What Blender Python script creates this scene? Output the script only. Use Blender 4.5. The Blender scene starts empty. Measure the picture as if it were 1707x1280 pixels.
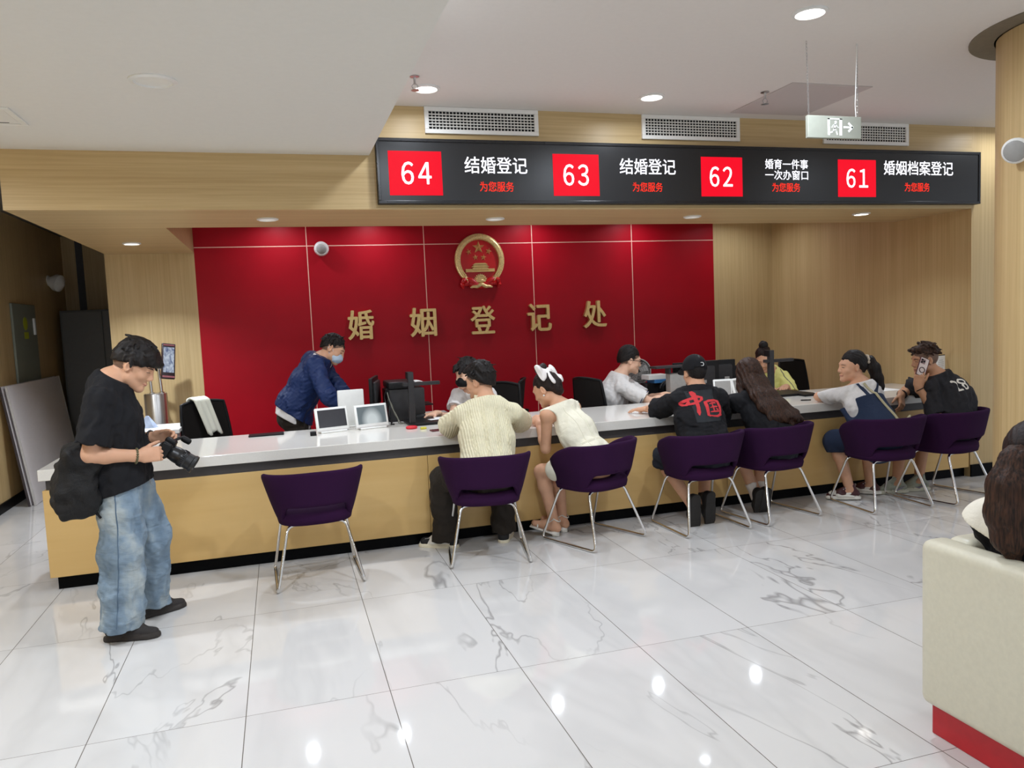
import bpy, bmesh, math, random
import numpy as np
from mathutils import Vector, Matrix
from mathutils.bvhtree import BVHTree

C = bpy.context.scene.collection
SC = bpy.context.scene
PI = math.pi
random.seed(7)

# ------------------------------------------------------------------ camera
FPX, PITCH, YAW, ROLL, CAMH = 1289.55, .0828986, .2879037, -.043831, 1.5974
cd = bpy.data.cameras.new('camera')
cam = bpy.data.objects.new('camera', cd); C.objects.link(cam)
_cy, _sy, _cp, _sp = math.cos(YAW), math.sin(YAW), math.cos(PITCH), math.sin(PITCH)
_fw = Vector((_sy*_cp, _cy*_cp, -_sp)); _rt = Vector((_cy, -_sy, 0)); _up = _rt.cross(_fw)
_r2 = _rt*math.cos(ROLL) + _up*math.sin(ROLL); _u2 = _up*math.cos(ROLL) - _rt*math.sin(ROLL)
_m = Matrix((_r2, _u2, -_fw)).transposed().to_4x4(); _m.translation = (0, 0, CAMH)
cam.matrix_world = _m
cd.sensor_fit = 'HORIZONTAL'; cd.sensor_width = 36.0; cd.lens = FPX/1707*36.0
cd.clip_start = .05; cd.clip_end = 100
SC.camera = cam

# ------------------------------------------------------------------ world, exposure
SC.view_settings.view_transform = 'Standard'; SC.view_settings.look = 'None'
SC.view_settings.gamma = 1; SC.view_settings.use_curve_mapping = False
SC.view_settings.exposure = -.26
W = bpy.data.worlds.new('hall'); SC.world = W; W.use_nodes = True
W.node_tree.nodes['Background'].inputs[0].default_value = (.90, .98, 1.10, 1)
W.node_tree.nodes['Background'].inputs[1].default_value = 1.0
SC.cycles.max_bounces = 8; SC.cycles.diffuse_bounces = 5; SC.cycles.glossy_bounces = 4
SC.cycles.sample_clamp_indirect = 4.0
SC.cycles.use_denoising = True

# downlight centres (x, y, z, watts, spread): hall ceiling, soffit, cove behind the soffit
HALL = [(1.0, 5.03, 3.1), (2.585, 5.0, 3.1), (2.71, 3.48, 3.1), (6.1, 5.1, 3.1)]
FILL_MID = [(-.75, 2.9, 2.76), (1.05, 3.42, 3.1), (5.6, 3.4, 3.1)]  # unseen lamps added to brighten the counter front and nearby floor
HALL_BACK = [(1.05, 1.9, 3.1), (2.7, 1.9, 3.1), (5.6, 1.8, 3.1), (1.05, .3, 3.1), (2.7, .3, 3.1), (4.3, .3, 3.1),
             (1.05, -1.3, 3.1), (2.7, -1.3, 3.1), (-.9, .6, 2.76), (-2.4, .6, 2.76), (-.9, -1.2, 2.76), (-.9, 2.2, 2.76), (-2.4, 2.2, 2.76)]
FILL_LEFT = [(-2.2, 4.1, 2.76), (-3.7, 4.1, 2.76)]  # unseen lamps added to brighten the floor at the left
SOFFIT = [(-.03, 5.9, 2.395, .8), (1.68, 5.94, 2.395, .8), (3.38, 5.87, 2.395, .8), (4.98, 5.74, 2.395, .45), (-1.17, 7.38, 2.395, 2.4)]
COVE = [(.05, 7.98, 2.78), (1.0, 8.0, 2.78), (2.75, 8.0, 2.78), (4.0, 7.98, 2.78), (5.2, 7.8, 2.78)]
P_HALL, P_MID, P_BACK, P_FILL_LEFT, P_SOF, P_COVE = 6.0, 26.0, 5.0, 36.0, 11.0, 5.5

def srgb(r, g, b):
    f = lambda c: (c/255/12.92) if c/255 <= .04045 else ((c/255+.055)/1.055)**2.4
    return (f(r), f(g), f(b), 1)

def disk_light(x, y, z, power, size=.11, spread=170, col=(.91, 1.0, 1.12)):
    l = bpy.data.lights.new('downlight_lamp', 'AREA'); l.shape = 'DISK'; l.size = size; l.energy = power; l.color = col
    l.spread = math.radians(spread)
    o = bpy.data.objects.new('downlight_lamp', l); C.objects.link(o); o.location = (x, y, z)
    return o
for x, y, z in HALL: disk_light(x, y, z-.012, (P_MID if y < 4 else P_HALL))
for x, y, z in HALL_BACK: disk_light(x, y, z-.012, P_BACK)
for x, y, z in FILL_MID: disk_light(x, y, z-.012, P_MID*(1 if x < 5 else .35))
for x, y, z in FILL_LEFT: disk_light(x, y, z-.012, P_FILL_LEFT)
for x, y, z, k in SOFFIT: disk_light(x, y, z-.008, P_SOF*k, .08, 120)
for x, y, z in COVE: disk_light(x, y, z-.012, P_COVE, .1, 150)

# ------------------------------------------------------------------ materials
MATS = {}
class NT:
    def __init__(s, name):
        s.m = bpy.data.materials.new(name); s.m.use_nodes = True; s.t = s.m.node_tree
        s.b = s.t.nodes['Principled BSDF']; MATS[name] = s.m
    def n(s, typ, **kw):
        x = s.t.nodes.new(typ)
        for k, v in kw.items():
            if k in ('inp',): continue
            setattr(x, k, v)
        for k, v in kw.get('inp', {}).items():
            if hasattr(v, 'links') or isinstance(v, bpy.types.NodeSocket): s.t.links.new(v, x.inputs[k])
            else: x.inputs[k].default_value = v
        return x
    def link(s, a, b): s.t.links.new(a, b)
    def setp(s, **kw):
        for k, v in kw.items():
            s.b.inputs[k.replace('_', ' ')].default_value = v
    def math(s, op, a, b=None, c=None):
        x = s.t.nodes.new('ShaderNodeMath'); x.operation = op
        for i, v in enumerate((a, b, c)):
            if v is None: continue
            if isinstance(v, bpy.types.NodeSocket): s.t.links.new(v, x.inputs[i])
            else: x.inputs[i].default_value = v
        return x.outputs[0]
    def mix(s, fac, a, b):
        x = s.t.nodes.new('ShaderNodeMix'); x.data_type = 'RGBA'
        for i, v in ((0, fac), (6, a), (7, b)):
            if isinstance(v, bpy.types.NodeSocket): s.t.links.new(v, x.inputs[i])
            else: x.inputs[i].default_value = v
        return x.outputs[2]
    def coord(s, scale=(1, 1, 1)):
        tc = s.t.nodes.new('ShaderNodeTexCoord'); mp = s.t.nodes.new('ShaderNodeMapping')
        mp.inputs['Scale'].default_value = scale
        s.t.links.new(tc.outputs['Object'], mp.inputs['Vector']); return mp.outputs[0]
    def noise(s, vec, scale=5, detail=4, rough=.5, dist=0):
        x = s.t.nodes.new('ShaderNodeTexNoise'); s.t.links.new(vec, x.inputs['Vector'])
        x.inputs['Scale'].default_value = scale; x.inputs['Detail'].default_value = detail
        x.inputs['Roughness'].default_value = rough; x.inputs['Distortion'].default_value = dist
        return x
    def ramp(s, fac, stops):
        x = s.t.nodes.new('ShaderNodeValToRGB'); s.t.links.new(fac, x.inputs[0]); e = x.color_ramp.elements
        while len(e) < len(stops): e.new(.5)
        for i, (p, c) in enumerate(stops): e[i].position = p; e[i].color = c
        return x.outputs[0]
    def bump(s, h, strength=.2, dist=.01):
        x = s.t.nodes.new('ShaderNodeBump'); s.t.links.new(h, x.inputs['Height'])
        x.inputs['Strength'].default_value = strength; x.inputs['Distance'].default_value = dist
        s.t.links.new(x.outputs[0], s.b.inputs['Normal'])

def plain(name, col, rough=.5, metal=0, spec=.5, var=.06, scale=30, bump=0, coat=0, stretch=(1, 1, 1), sheen=0):
    """one colour with a little grain of its own"""
    t = NT(name); v = t.coord(stretch); nz = t.noise(v, scale, 3)
    c2 = tuple(max(0, c*(1-var)) for c in col[:3]) + (1,); c1 = tuple(min(1, c*(1+var)) for c in col[:3]) + (1,)
    t.link(t.ramp(nz.outputs['Fac'], [(.3, c2), (.7, c1)]), t.b.inputs['Base Color'])
    t.setp(Roughness=rough, Metallic=metal, Specular_IOR_Level=spec, Coat_Weight=coat)
    if sheen: t.setp(Sheen_Weight=sheen)
    if bump: t.bump(nz.outputs['Fac'], bump, .004)
    return t.m
def glow(name, col, strength, base=(0, 0, 0, 1)):
    t = NT(name); t.setp(Base_Color=base, Roughness=.4, Specular_IOR_Level=.1, Emission_Color=col, Emission_Strength=strength); return t.m
def wood(name, col, dark, stretch, rough=.42, fine=60):
    t = NT(name); v = t.coord(stretch); a = t.noise(v, fine, 3, .6); b = t.noise(v, fine*.16, 2, .5)
    f = t.math('ADD', t.math('MULTIPLY', a.outputs['Fac'], .6), t.math('MULTIPLY', b.outputs['Fac'], .4))
    t.link(t.ramp(f, [(.36, dark), (.62, col)]), t.b.inputs['Base Color'])
    t.setp(Roughness=rough, Specular_IOR_Level=.4); t.bump(a.outputs['Fac'], .04, .002); return t.m

WOOD_V = wood('wood_upright', srgb(206, 180, 132), srgb(190, 162, 114), (1, 1, .018))
WOOD_H = wood('wood_level', srgb(206, 180, 132), srgb(186, 158, 110), (.018, 1, 1))
WOOD_SOF = wood('wood_soffit', srgb(196, 168, 120), srgb(182, 154, 106), (.018, 1, 1))
WOOD_C = wood('counter_veneer', srgb(216, 180, 118), srgb(208, 170, 106), (.05, 1, .6), .38, 14)
WHITE_PAINT = plain('ceiling_paint', srgb(228, 222, 216), .8, var=.01)
WHITE_PAINT_L = plain('lower_ceiling_paint', srgb(226, 224, 218), .8, var=.01)
BLACK_GLOSS = plain('black_plinth', srgb(12, 12, 13), .35, var=.1, spec=.06)
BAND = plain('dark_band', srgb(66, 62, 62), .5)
QUARTZ = plain('white_quartz', srgb(226, 222, 214), .09, var=.02, scale=120)
CHROME = plain('chrome', (.78, .77, .75, 1), .12, 1, var=.02)
STEEL = plain('brushed_steel', (.52, .51, .50, 1), .28, 1, var=.1, scale=60, stretch=(20, 20, 1))
PURPLE = plain('purple_fabric', srgb(46, 18, 51), .95, var=.12, scale=400, bump=.15, spec=.15)
BLACK_P = plain('black_plastic', srgb(24, 24, 25), .42, spec=.2, var=.1)
DARK_P = plain('dark_grey_plastic', srgb(52, 51, 52), .45, spec=.2, var=.1)
BLACK_F = plain('black_fabric', srgb(26, 25, 26), .9, spec=.2, var=.2, scale=300, bump=.1)
MESH_F = plain('black_mesh_fabric', srgb(30, 27, 25), .85, spec=.2, var=.3, scale=500, bump=.2)
WHITE_P = plain('white_plastic', srgb(232, 232, 228), .3, var=.02)
GREY_P = plain('grey_plastic', srgb(150, 148, 144), .5, var=.05)
LGREY_P = plain('light_grey_plastic', srgb(196, 192, 188), .5, var=.03)
PAPER = plain('paper', srgb(240, 240, 238), .75, var=.02)
GOLD = plain('gold', (.72, .50, .20, 1), .34, .6, var=.08, scale=40)
GOLD_SIDE = plain('gold_relief', (.78, .58, .26, 1), .36, .6, var=.25, scale=90, bump=.5)
EMBLEM_RED = plain('emblem_red', srgb(196, 18, 22), .35, var=.04)
LED_WHITE = glow('led_white', (.93, .93, 1, 1), 2.0)
LED_RED = glow('led_red_panel', srgb(246, 14, 40), 1.25, srgb(20, 2, 3))
LED_REDTXT = glow('led_red_text', srgb(255, 50, 32), 1.7)
LENS = glow('lamp_lens', (1, .95, .88, 1), 9.0)
LENS_DIM = glow('lamp_lens_dim', (1, .93, .84, 1), .45, srgb(220, 216, 210))
SCREEN_OFF = plain('dark_screen', srgb(58, 58, 62), .12, var=.03)
LEATHER = plain('cream_leather', srgb(214, 209, 188), .38, var=.03, scale=60, bump=.06)
LEATHER_RED = plain('red_leather', srgb(186, 26, 36), .4, var=.05)
SIGN_GREY = plain('exit_sign_panel', srgb(150, 152, 140), .35, var=.03)
VENT_WHITE = plain('vent_white', srgb(236, 234, 228), .5, var=.01)
VENT_DARK = plain('vent_shade_black', srgb(14, 13, 13), .9)
GREY_DOOR = plain('grey_metal', srgb(108, 106, 100), .5, var=.04)
GREEN_DOOR = plain('grey_green_metal', srgb(128, 134, 122), .45, var=.04)
YELLOW_ST = plain('yellow_sticker', srgb(176, 186, 40), .6)
BOARD_W = plain('board_white', srgb(236, 230, 230), .35, var=.02)
BOARD_E = plain('board_edge', srgb(60, 52, 54), .6)

def floor_material():
    t = NT('marble_tiles')
    tc = t.t.nodes.new('ShaderNodeTexCoord'); sp = t.t.nodes.new('ShaderNodeSeparateXYZ'); t.link(tc.outputs['Object'], sp.inputs[0])
    ux = t.math('DIVIDE', t.math('ADD', sp.outputs[0], .8388+12), .6)
    uy = t.math('DIVIDE', t.math('ADD', sp.outputs[1], -3.306+12), 1.2)
    ix, iy = t.math('FLOOR', ux), t.math('FLOOR', uy)
    fx, fy = t.math('FRACT', ux), t.math('FRACT', uy)
    ex = t.math('MULTIPLY', t.math('MINIMUM', fx, t.math('SUBTRACT', 1, fx)), .6)
    ey = t.math('MULTIPLY', t.math('MINIMUM', fy, t.math('SUBTRACT', 1, fy)), 1.2)
    joint = t.math('MAXIMUM', t.math('LESS_THAN', ex, .0017), t.math('LESS_THAN', ey, .0013))
    cmb = t.n('ShaderNodeCombineXYZ'); t.link(ix, cmb.inputs[0]); t.link(iy, cmb.inputs[1])
    wn = t.n('ShaderNodeTexWhiteNoise'); wn.noise_dimensions = '2D'; t.link(cmb.outputs[0], wn.inputs[0])
    off = t.n('ShaderNodeVectorMath'); off.operation = 'SCALE'; t.link(wn.outputs['Color'], off.inputs[0]); off.inputs['Scale'].default_value = 37.0
    add = t.n('ShaderNodeVectorMath'); add.operation = 'ADD'; t.link(tc.outputs['Object'], add.inputs[0]); t.link(off.outputs[0], add.inputs[1])
    rot = t.n('ShaderNodeMapping'); t.link(add.outputs[0], rot.inputs[0]); rot.inputs['Rotation'].default_value = (0, 0, .9); rot.inputs['Scale'].default_value = (1.0, .36, 1)
    v = rot.outputs[0]
    n1 = t.noise(v, 1.15, 5, .55, .55)
    ridge = t.math('ABSOLUTE', t.math('SUBTRACT', n1.outputs['Fac'], .5))
    vein = t.math('SUBTRACT', 1, t.math('MINIMUM', 1, t.math('DIVIDE', ridge, .0065)))
    n2 = t.noise(v, 1.6, 2, .5)
    msk = t.n('ShaderNodeMapRange'); t.link(n2.outputs['Fac'], msk.inputs[0]); msk.inputs[1].default_value = .40; msk.inputs[2].default_value = .60
    vein = t.math('MULTIPLY', vein, msk.outputs[0])
    n3 = t.noise(v, .8, 4, .6, .6)
    soft = t.math('MULTIPLY', t.math('SUBTRACT', 1, t.math('MINIMUM', 1, t.math('DIVIDE', t.math('ABSOLUTE', t.math('SUBTRACT', n3.outputs['Fac'], .5)), .06))), .18)
    base = t.mix(soft, srgb(216, 214, 211), srgb(168, 167, 166))
    c = t.mix(t.math('MULTIPLY', vein, .62), base, srgb(118, 114, 112))
    c = t.mix(joint, c, srgb(92, 84, 74))
    t.link(c, t.b.inputs['Base Color'])
    r = t.math('ADD', t.math('MULTIPLY', joint, .5), .055)
    t.link(r, t.b.inputs['Roughness']); t.setp(Specular_IOR_Level=.5)
    return t.m
MARBLE = floor_material()

def red_panel_material():
    t = NT('red_lacquer_panels')
    tc = t.t.nodes.new('ShaderNodeTexCoord'); sp = t.t.nodes.new('ShaderNodeSeparateXYZ'); t.link(tc.outputs['Object'], sp.inputs[0])
    u = t.math('FRACT', t.math('DIVIDE', t.math('ADD', sp.outputs[0], -.31+12.25), 1.2265))
    e = t.math('MULTIPLY', t.math('MINIMUM', u, t.math('SUBTRACT', 1, u)), 1.2265)
    h = t.math('ABSOLUTE', t.math('SUBTRACT', sp.outputs[2], 2.448))
    j = t.math('MAXIMUM', t.math('LESS_THAN', e, .0042), t.math('LESS_THAN', h, .0042))
    nz = t.noise(tc.outputs['Object'], 3, 2)
    base = t.ramp(nz.outputs['Fac'], [(.3, srgb(158, 4, 24)), (.7, srgb(166, 5, 26))])
    c = t.mix(j, base, srgb(236, 190, 170)); t.link(c, t.b.inputs['Base Color'])
    t.setp(Roughness=.42, Specular_IOR_Level=.22); return t.m
RED = red_panel_material()

# ------------------------------------------------------------------ mesh helpers
ORG = {}
def tag(o, label=None, cat=None, group=None, kind=None):
    for k, v in (('label', label), ('category', cat), ('group', group), ('kind', kind)):
        if v: o[k] = v
    return o
def thing(name, label, cat, loc=(0, 0, 0), rz=0, group=None, local=False):
    """an Empty at the thing's base; parts built in world space are moved into its frame (local=True: parts come in its own frame)"""
    o = bpy.data.objects.new(name, None); C.objects.link(o); o.location = loc; o.rotation_euler = (0, 0, rz); o.empty_display_size = .1
    ORG[o.name] = (Vector((0, 0, 0)) if local else Vector(loc))
    return tag(o, label, cat, group)
def link_mesh(name, me, mats, parent=None, smooth=False):
    if mats is not None:
        for m in (mats if isinstance(mats, (list, tuple)) else [mats]): me.materials.append(m)
    o = bpy.data.objects.new(name, me); C.objects.link(o)
    if parent is not None:
        org = ORG[parent.name]; o.parent = parent; ORG[o.name] = org
        if org.length > 0: me.transform(Matrix.Translation(-org))
    else: ORG[o.name] = Vector((0, 0, 0))
    if smooth:
        me.polygons.foreach_set('use_smooth', [True]*len(me.polygons))
    return o
def obj(name, bm, mats, parent=None, smooth=None, sub=0):
    """link a bmesh as ONE mesh object; smooth = angle in degrees below which edges shade smooth"""
    bmesh.ops.recalc_face_normals(bm, faces=bm.faces)
    if smooth:
        for f in bm.faces: f.smooth = True
        lim = math.radians(smooth)
        for e in bm.edges:
            if len(e.link_faces) == 2 and e.calc_face_angle(0) > lim: e.smooth = False
    me = bpy.data.meshes.new(name); bm.to_mesh(me); bm.free()
    o = link_mesh(name, me, mats, parent)
    if sub:
        m = o.modifiers.new('subdivision', 'SUBSURF'); m.levels = sub; m.render_levels = sub
    return o
def rotz(a): return Matrix.Rotation(a, 3, 'Z')
def box(bm, c, size, bev=0, rot=None, seg=2, mi=0):
    r = bmesh.ops.create_cube(bm, size=1)['verts']
    rot = rot or Matrix.Identity(3)
    for v in r: v.co = Vector((v.co.x*size[0], v.co.y*size[1], v.co.z*size[2]))
    fs = {f for v in r for f in v.link_faces}
    if bev:
        es = list({e for v in r for e in v.link_edges})
        g = bmesh.ops.bevel(bm, geom=es, offset=min(bev, min(size)*.49), segments=seg, affect='EDGES', profile=.5)
        vs = {v for f in g['faces'] for v in f.verts} | {v for v in r if v.is_valid}
        fs = {f for v in vs for f in v.link_faces}; vs = {v for f in fs for v in f.verts}
    else: vs = set(r)
    for v in vs: v.co = rot @ v.co + Vector(c)
    for f in fs: f.material_index = mi
    return vs
def box2(bm, lo, hi, bev=0, mi=0, seg=2):
    lo, hi = Vector(lo), Vector(hi); return box(bm, (lo+hi)/2, hi-lo, bev, None, seg, mi)
def frame(d, up=Vector((0, 0, 1))):
    d = Vector(d).normalized()
    if abs(d.dot(up)) > .99: up = Vector((0, 1, 0))
    x = up.cross(d).normalized(); return x, d.cross(x), d
def tube(bm, pts, r, n=8, closed=False, mi=0, caps=True):
    """round bar along a path; r a number or one per point"""
    P = [Vector(p) for p in pts]; m = len(P); rs = r if isinstance(r, (list, tuple)) else [r]*m
    rings = []; px = None
    for i in range(m):
        a = P[(i-1) % m] if (closed or i > 0) else P[i]; b = P[(i+1) % m] if (closed or i < m-1) else P[i]
        d = (b-a).normalized()
        if px is None: x, y, _ = frame(d)
        else:
            x = (px - d*px.dot(d)); x = x.normalized() if x.length > 1e-6 else frame(d)[0]; y = d.cross(x)
        px = x
        rings.append([bm.verts.new(P[i] + (x*math.cos(2*PI*k/n) + y*math.sin(2*PI*k/n))*rs[i]) for k in range(n)])
    for i in range(m if closed else m-1):
        A, B = rings[i], rings[(i+1) % m]
        for k in range(n):
            f = bm.faces.new((A[k], A[(k+1) % n], B[(k+1) % n], B[k])); f.material_index = mi
    if caps and not closed:
        for ring in (rings[0][::-1], rings[-1]):
            f = bm.faces.new(ring); f.material_index = mi
    return bm
def bend(pts, rad, n=5):
    """round the corners of a path"""
    P = [Vector(p) for p in pts]; out = [P[0]]
    for i in range(1, len(P)-1):
        a, b, c = P[i-1], P[i], P[i+1]; da, dc = (a-b), (c-b)
        k = min(rad, da.length*.45, dc.length*.45); s, e = b+da.normalized()*k, b+dc.normalized()*k
        for j in range(n+1):
            u = j/n; out.append(s*(1-u)**2 + b*2*u*(1-u) + e*u*u)
    out.append(P[-1]); return out
def lathe(bm, prof, c=(0, 0, 0), axis=(0, 0, 1), n=24, mi=0, cap=True):
    """spin (radius, height) pairs about an axis"""
    x, y, d = frame(axis); c = Vector(c); rings = []
    for r, h in prof:
        rings.append([bm.verts.new(c + d*h + (x*math.cos(2*PI*k/n) + y*math.sin(2*PI*k/n))*max(r, 1e-4)) for k in range(n)])
    for A, B in zip(rings, rings[1:]):
        for k in range(n):
            f = bm.faces.new((A[k], A[(k+1) % n], B[(k+1) % n], B[k])); f.material_index = mi
    if cap:
        for ring in (rings[0][::-1], rings[-1]):
            f = bm.faces.new(ring); f.material_index = mi
    return bm
def prism(bm, poly, o, ex, ey, depth, mi=0):
    """extrude a 2-D outline in the plane (o, ex, ey) along ex x ey"""
    o, ex, ey = Vector(o), Vector(ex), Vector(ey); nz = ex.cross(ey).normalized()
    a = [bm.verts.new(o + ex*p[0] + ey*p[1]) for p in poly]; b = [bm.verts.new(v.co + nz*depth) for v in a]
    fs = [bm.faces.new(a[::-1]), bm.faces.new(b)]
    for i in range(len(a)): fs.append(bm.faces.new((a[i], a[(i+1) % len(a)], b[(i+1) % len(a)], b[i])))
    for f in fs: f.material_index = mi
    return bm
def new(): return bmesh.new()
def bx(name, lo, hi, m, parent=None, bev=0):
    b = new(); box2(b, lo, hi, bev); return obj(name, b, m, parent)
def struct(o): return tag(o, kind='structure')

def text_mesh(s, bold=0.0, extrude=0.0, res=3, space=1.0):
    """outline of a line of writing as a mesh in the xy plane"""
    cu = bpy.data.curves.new('writing', 'FONT'); cu.body = s; cu.size = 1; cu.extrude = extrude; cu.resolution_u = res; cu.space_character = space
    o = bpy.data.objects.new('writing', cu); C.objects.link(o)
    dg = bpy.context.evaluated_depsgraph_get(); me = bpy.data.meshes.new_from_object(o.evaluated_get(dg))
    bpy.data.objects.remove(o); bpy.data.curves.remove(cu)
    me.materials.clear()
    if bold:      # heavier strokes: the same outline laid over itself a little to each side
        b = bmesh.new(); k = 0
        for dx, dy in ((0, 0), (bold, 0), (-bold, 0), (0, bold*.6), (0, -bold*.6), (bold*.7, bold*.4), (-bold*.7, -bold*.4)):
            m2 = me.copy(); m2.transform(Matrix.Translation((dx, dy, .0012*k))); b.from_mesh(m2); bpy.data.meshes.remove(m2); k += 1
        b.to_mesh(me); b.free()
    return me
def fit_text(me, x0, x1, z0, z1, y, keep=False, depth=1.0):
    """lay the writing into a rectangle of a wall that faces -y"""
    n = len(me.vertices); co = np.empty(n*3, np.float32); me.vertices.foreach_get('co', co); co = co.reshape(-1, 3)
    lo, hi = co.min(0), co.max(0); sx = (x1-x0)/max(hi[0]-lo[0], 1e-6); sz = (z1-z0)/max(hi[1]-lo[1], 1e-6)
    out = np.empty_like(co); out[:, 0] = x0 + (co[:, 0]-lo[0])*sx; out[:, 2] = z0 + (co[:, 1]-lo[1])*sz; out[:, 1] = y - co[:, 2]*depth
    me.vertices.foreach_set('co', out.ravel()); me.update(); return me
# ------------------------------------------------------------------ the room
b = new(); box2(b, (-6, -4.5, -.1), (10, 12, 0)); struct(obj('floor', b, MARBLE))
bx('ceiling', (.665, -4.5, 3.1), (10, 5.46, 3.3), WHITE_PAINT)['kind'] = 'structure'
bx('ceiling_left', (-6, -4.5, 2.76), (.665, 5.46, 3.3), WHITE_PAINT_L)['kind'] = 'structure'
bx('wall_left', (-2.8, -1.5, 0), (-2.6, 11.4, 3.3), WOOD_V)['kind'] = 'structure'
bx('baseboard_left', (-2.6, -1.5, 0), (-2.585, 11.2, .09), BLACK_GLOSS)['kind'] = 'structure'
bx('wall_corridor', (-2.8, 11.2, 0), (-1.0, 11.4, 3.3), WOOD_V)['kind'] = 'structure'
bx('gap_shade_strip', (-2.44, 11.18, 0), (-2.36, 11.1995, 2.9), BAND)['kind'] = 'structure'  # dark strip gives the shaded gap in the end wall as colour
bx('ceiling_corridor', (-2.8, 5.46, 2.9), (-1.56, 11.4, 3.2), GREY_DOOR)['kind'] = 'structure'
# bulkhead over the counter, soffit return at the left and the cove above the staff
bx('wall_front_bulkhead', (-1.56, 5.45, 2.395), (5.9, 6.36, 3.3), WOOD_H)['kind'] = 'structure'
bx('trim_1', (-1.56, 6.36, 2.395), (-.765, 8.35, 3.3), WOOD_SOF)['kind'] = 'structure'
bx('ceiling_cove', (-.765, 6.36, 2.8), (5.9, 8.35, 3.3), WHITE_PAINT)['kind'] = 'structure'
bx('wall_back', (-.765, 8.35, 0), (5.083, 8.55, 3.3), RED)['kind'] = 'structure'
bx('wall_back_left', (-1.575, 8.35, 0), (-.765, 8.55, 3.3), WOOD_V)['kind'] = 'structure'
bx('wall_back_right', (5.083, 8.352, 0), (5.9, 8.55, 3.3), WOOD_V)['kind'] = 'structure'
bx('wall_corridor_side', (-1.575, 8.55, 0), (-1.45, 11.4, 3.3), WOOD_V)['kind'] = 'structure'
bx('wall_right', (5.9, 5.45, 0), (10, 8.55, 3.3), WOOD_V)['kind'] = 'structure'
bx('baseboard_right', (5.9, 5.436, 0), (10, 5.4505, .11), BLACK_GLOSS)['kind'] = 'structure'

# round wood-clad column; flat darker ring stands in for the ceiling recess
COLX, COLY, COLR = 4.45, 3.35, .44
b = new(); lathe(b, [(COLR, 0), (COLR, 3.1)], (COLX, COLY, 0), n=64); struct(obj('column', b, WOOD_V, smooth=40))
b = new(); lathe(b, [(.58, 0), (.58, .012), (COLR+.01, .012), (COLR+.01, 0)], (COLX, COLY, 3.092), n=64)
bmesh.ops.remove_doubles(b, verts=b.verts, dist=1e-5)
DARK_RING = plain('column_dark_ring', srgb(120, 110, 92), .7)
struct(obj('trim_2', b, DARK_RING, smooth=40))
b = new(); lathe(b, [(COLR+.004, 0), (COLR+.004, .11)], (COLX, COLY, 0), n=64); struct(obj('baseboard_column', b, BLACK_GLOSS, smooth=40))

# ------------------------------------------------------------------ counter
t = thing('reception_counter', 'long counter base of pale yellow veneer with black plinth and dark shadow band', 'counter', (2.2, 5.5, 0))
for a, c in ((-1.495, .955), (.958, 3.4), (3.403, 5.885)):
    bx('front_panel', (a, 5.45, .09), (c, 5.475, .652), WOOD_C, t, .002)
bx('plinth', (-1.465, 5.5, 0), (5.885, 5.56, .09), BLACK_GLOSS, t)
bx('recessed_band', (-1.475, 5.462, .652), (5.885, 5.50, .718), BAND, t)  # set-back band in its own dark grey
bx('end_panel', (-1.49, 5.476, .09), (-1.465, 6.3, .652), WOOD_C, t)
bx('carcass', (-1.463, 5.565, .0), (5.885, 5.9, .717), BAND, t)
b = new(); box2(b, (-1.505, 5.42, .719), (5.895, 6.38, .79), .004)
tag(obj('countertop', b, QUARTZ), 'long glossy white stone worktop along the whole service counter', 'worktop')
for x0, x1, lab in ((.66, 1.42, 'grey desk behind the counter under the black printer, left of the cream-shirted man'), (3.42, 4.42, 'grey desk behind the counter under the two dark monitors')):
    t = thing('staff_desk', lab, 'desk', (x0, 6.7, 0))
    bx('desk_top', (x0, 6.40, .75), (x1, 7.05, .785), LGREY_P, t, .003)
    for px in (x0+.03, x1-.03): bx('leg_panel', (px-.02, 6.45, 0), (px+.02, 7.0, .75), LGREY_P, t)

# ------------------------------------------------------------------ LED sign over the counter
SX0, SX1, SZ0, SZ1 = .705, 5.93, 2.425, 2.868
t = thing('led_display_board', 'long black service board with red number squares and white characters above the counter', 'sign', ((SX0+SX1)/2, 5.44, SZ0))
b = new(); box2(b, (SX0, 5.395, SZ0), (SX1, 5.449, SZ1), .004); obj('housing', b, BLACK_P, t)
b = new()
for lo, hi in (((SX0, 5.383, SZ0), (SX1, 5.395, SZ0+.022)), ((SX0, 5.383, SZ1-.022), (SX1, 5.395, SZ1)), ((SX0, 5.383, SZ0+.022), (SX0+.02, 5.395, SZ1-.022)), ((SX1-.02, 5.383, SZ0+.022), (SX1, 5.395, SZ1-.022))):
    box2(b, lo, hi, .003)
obj('bezel', b, plain('bezel_black', srgb(30, 30, 32), .25, var=.05), t)
SCR = plain('led_matrix', srgb(34, 34, 35), .3, var=.12, scale=700)
bx('screen', (SX0+.02, 5.391, SZ0+.022), (SX1-.02, 5.3945, SZ1-.022), SCR, t)
for (a, c, n, nx0, nx1) in ((.785, 1.155, '64', .87, 1.08), (1.978, 2.338, '63', 2.055, 2.255), (3.19, 3.553, '62', 3.262, 3.465), (4.45, 4.824, '61', 4.53, 4.745)):
    p = bx('number_panel', (a, 5.388, 2.482), (c, 5.391, 2.782), LED_RED, t)
    m = fit_text(text_mesh(''.join(chr(ord(c)+0xFEE0) for c in n), .014, space=.53), nx0, nx1, 2.555, 2.71, 5.3872, depth=.08); o = link_mesh('numerals', m, LED_WHITE, p)
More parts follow.
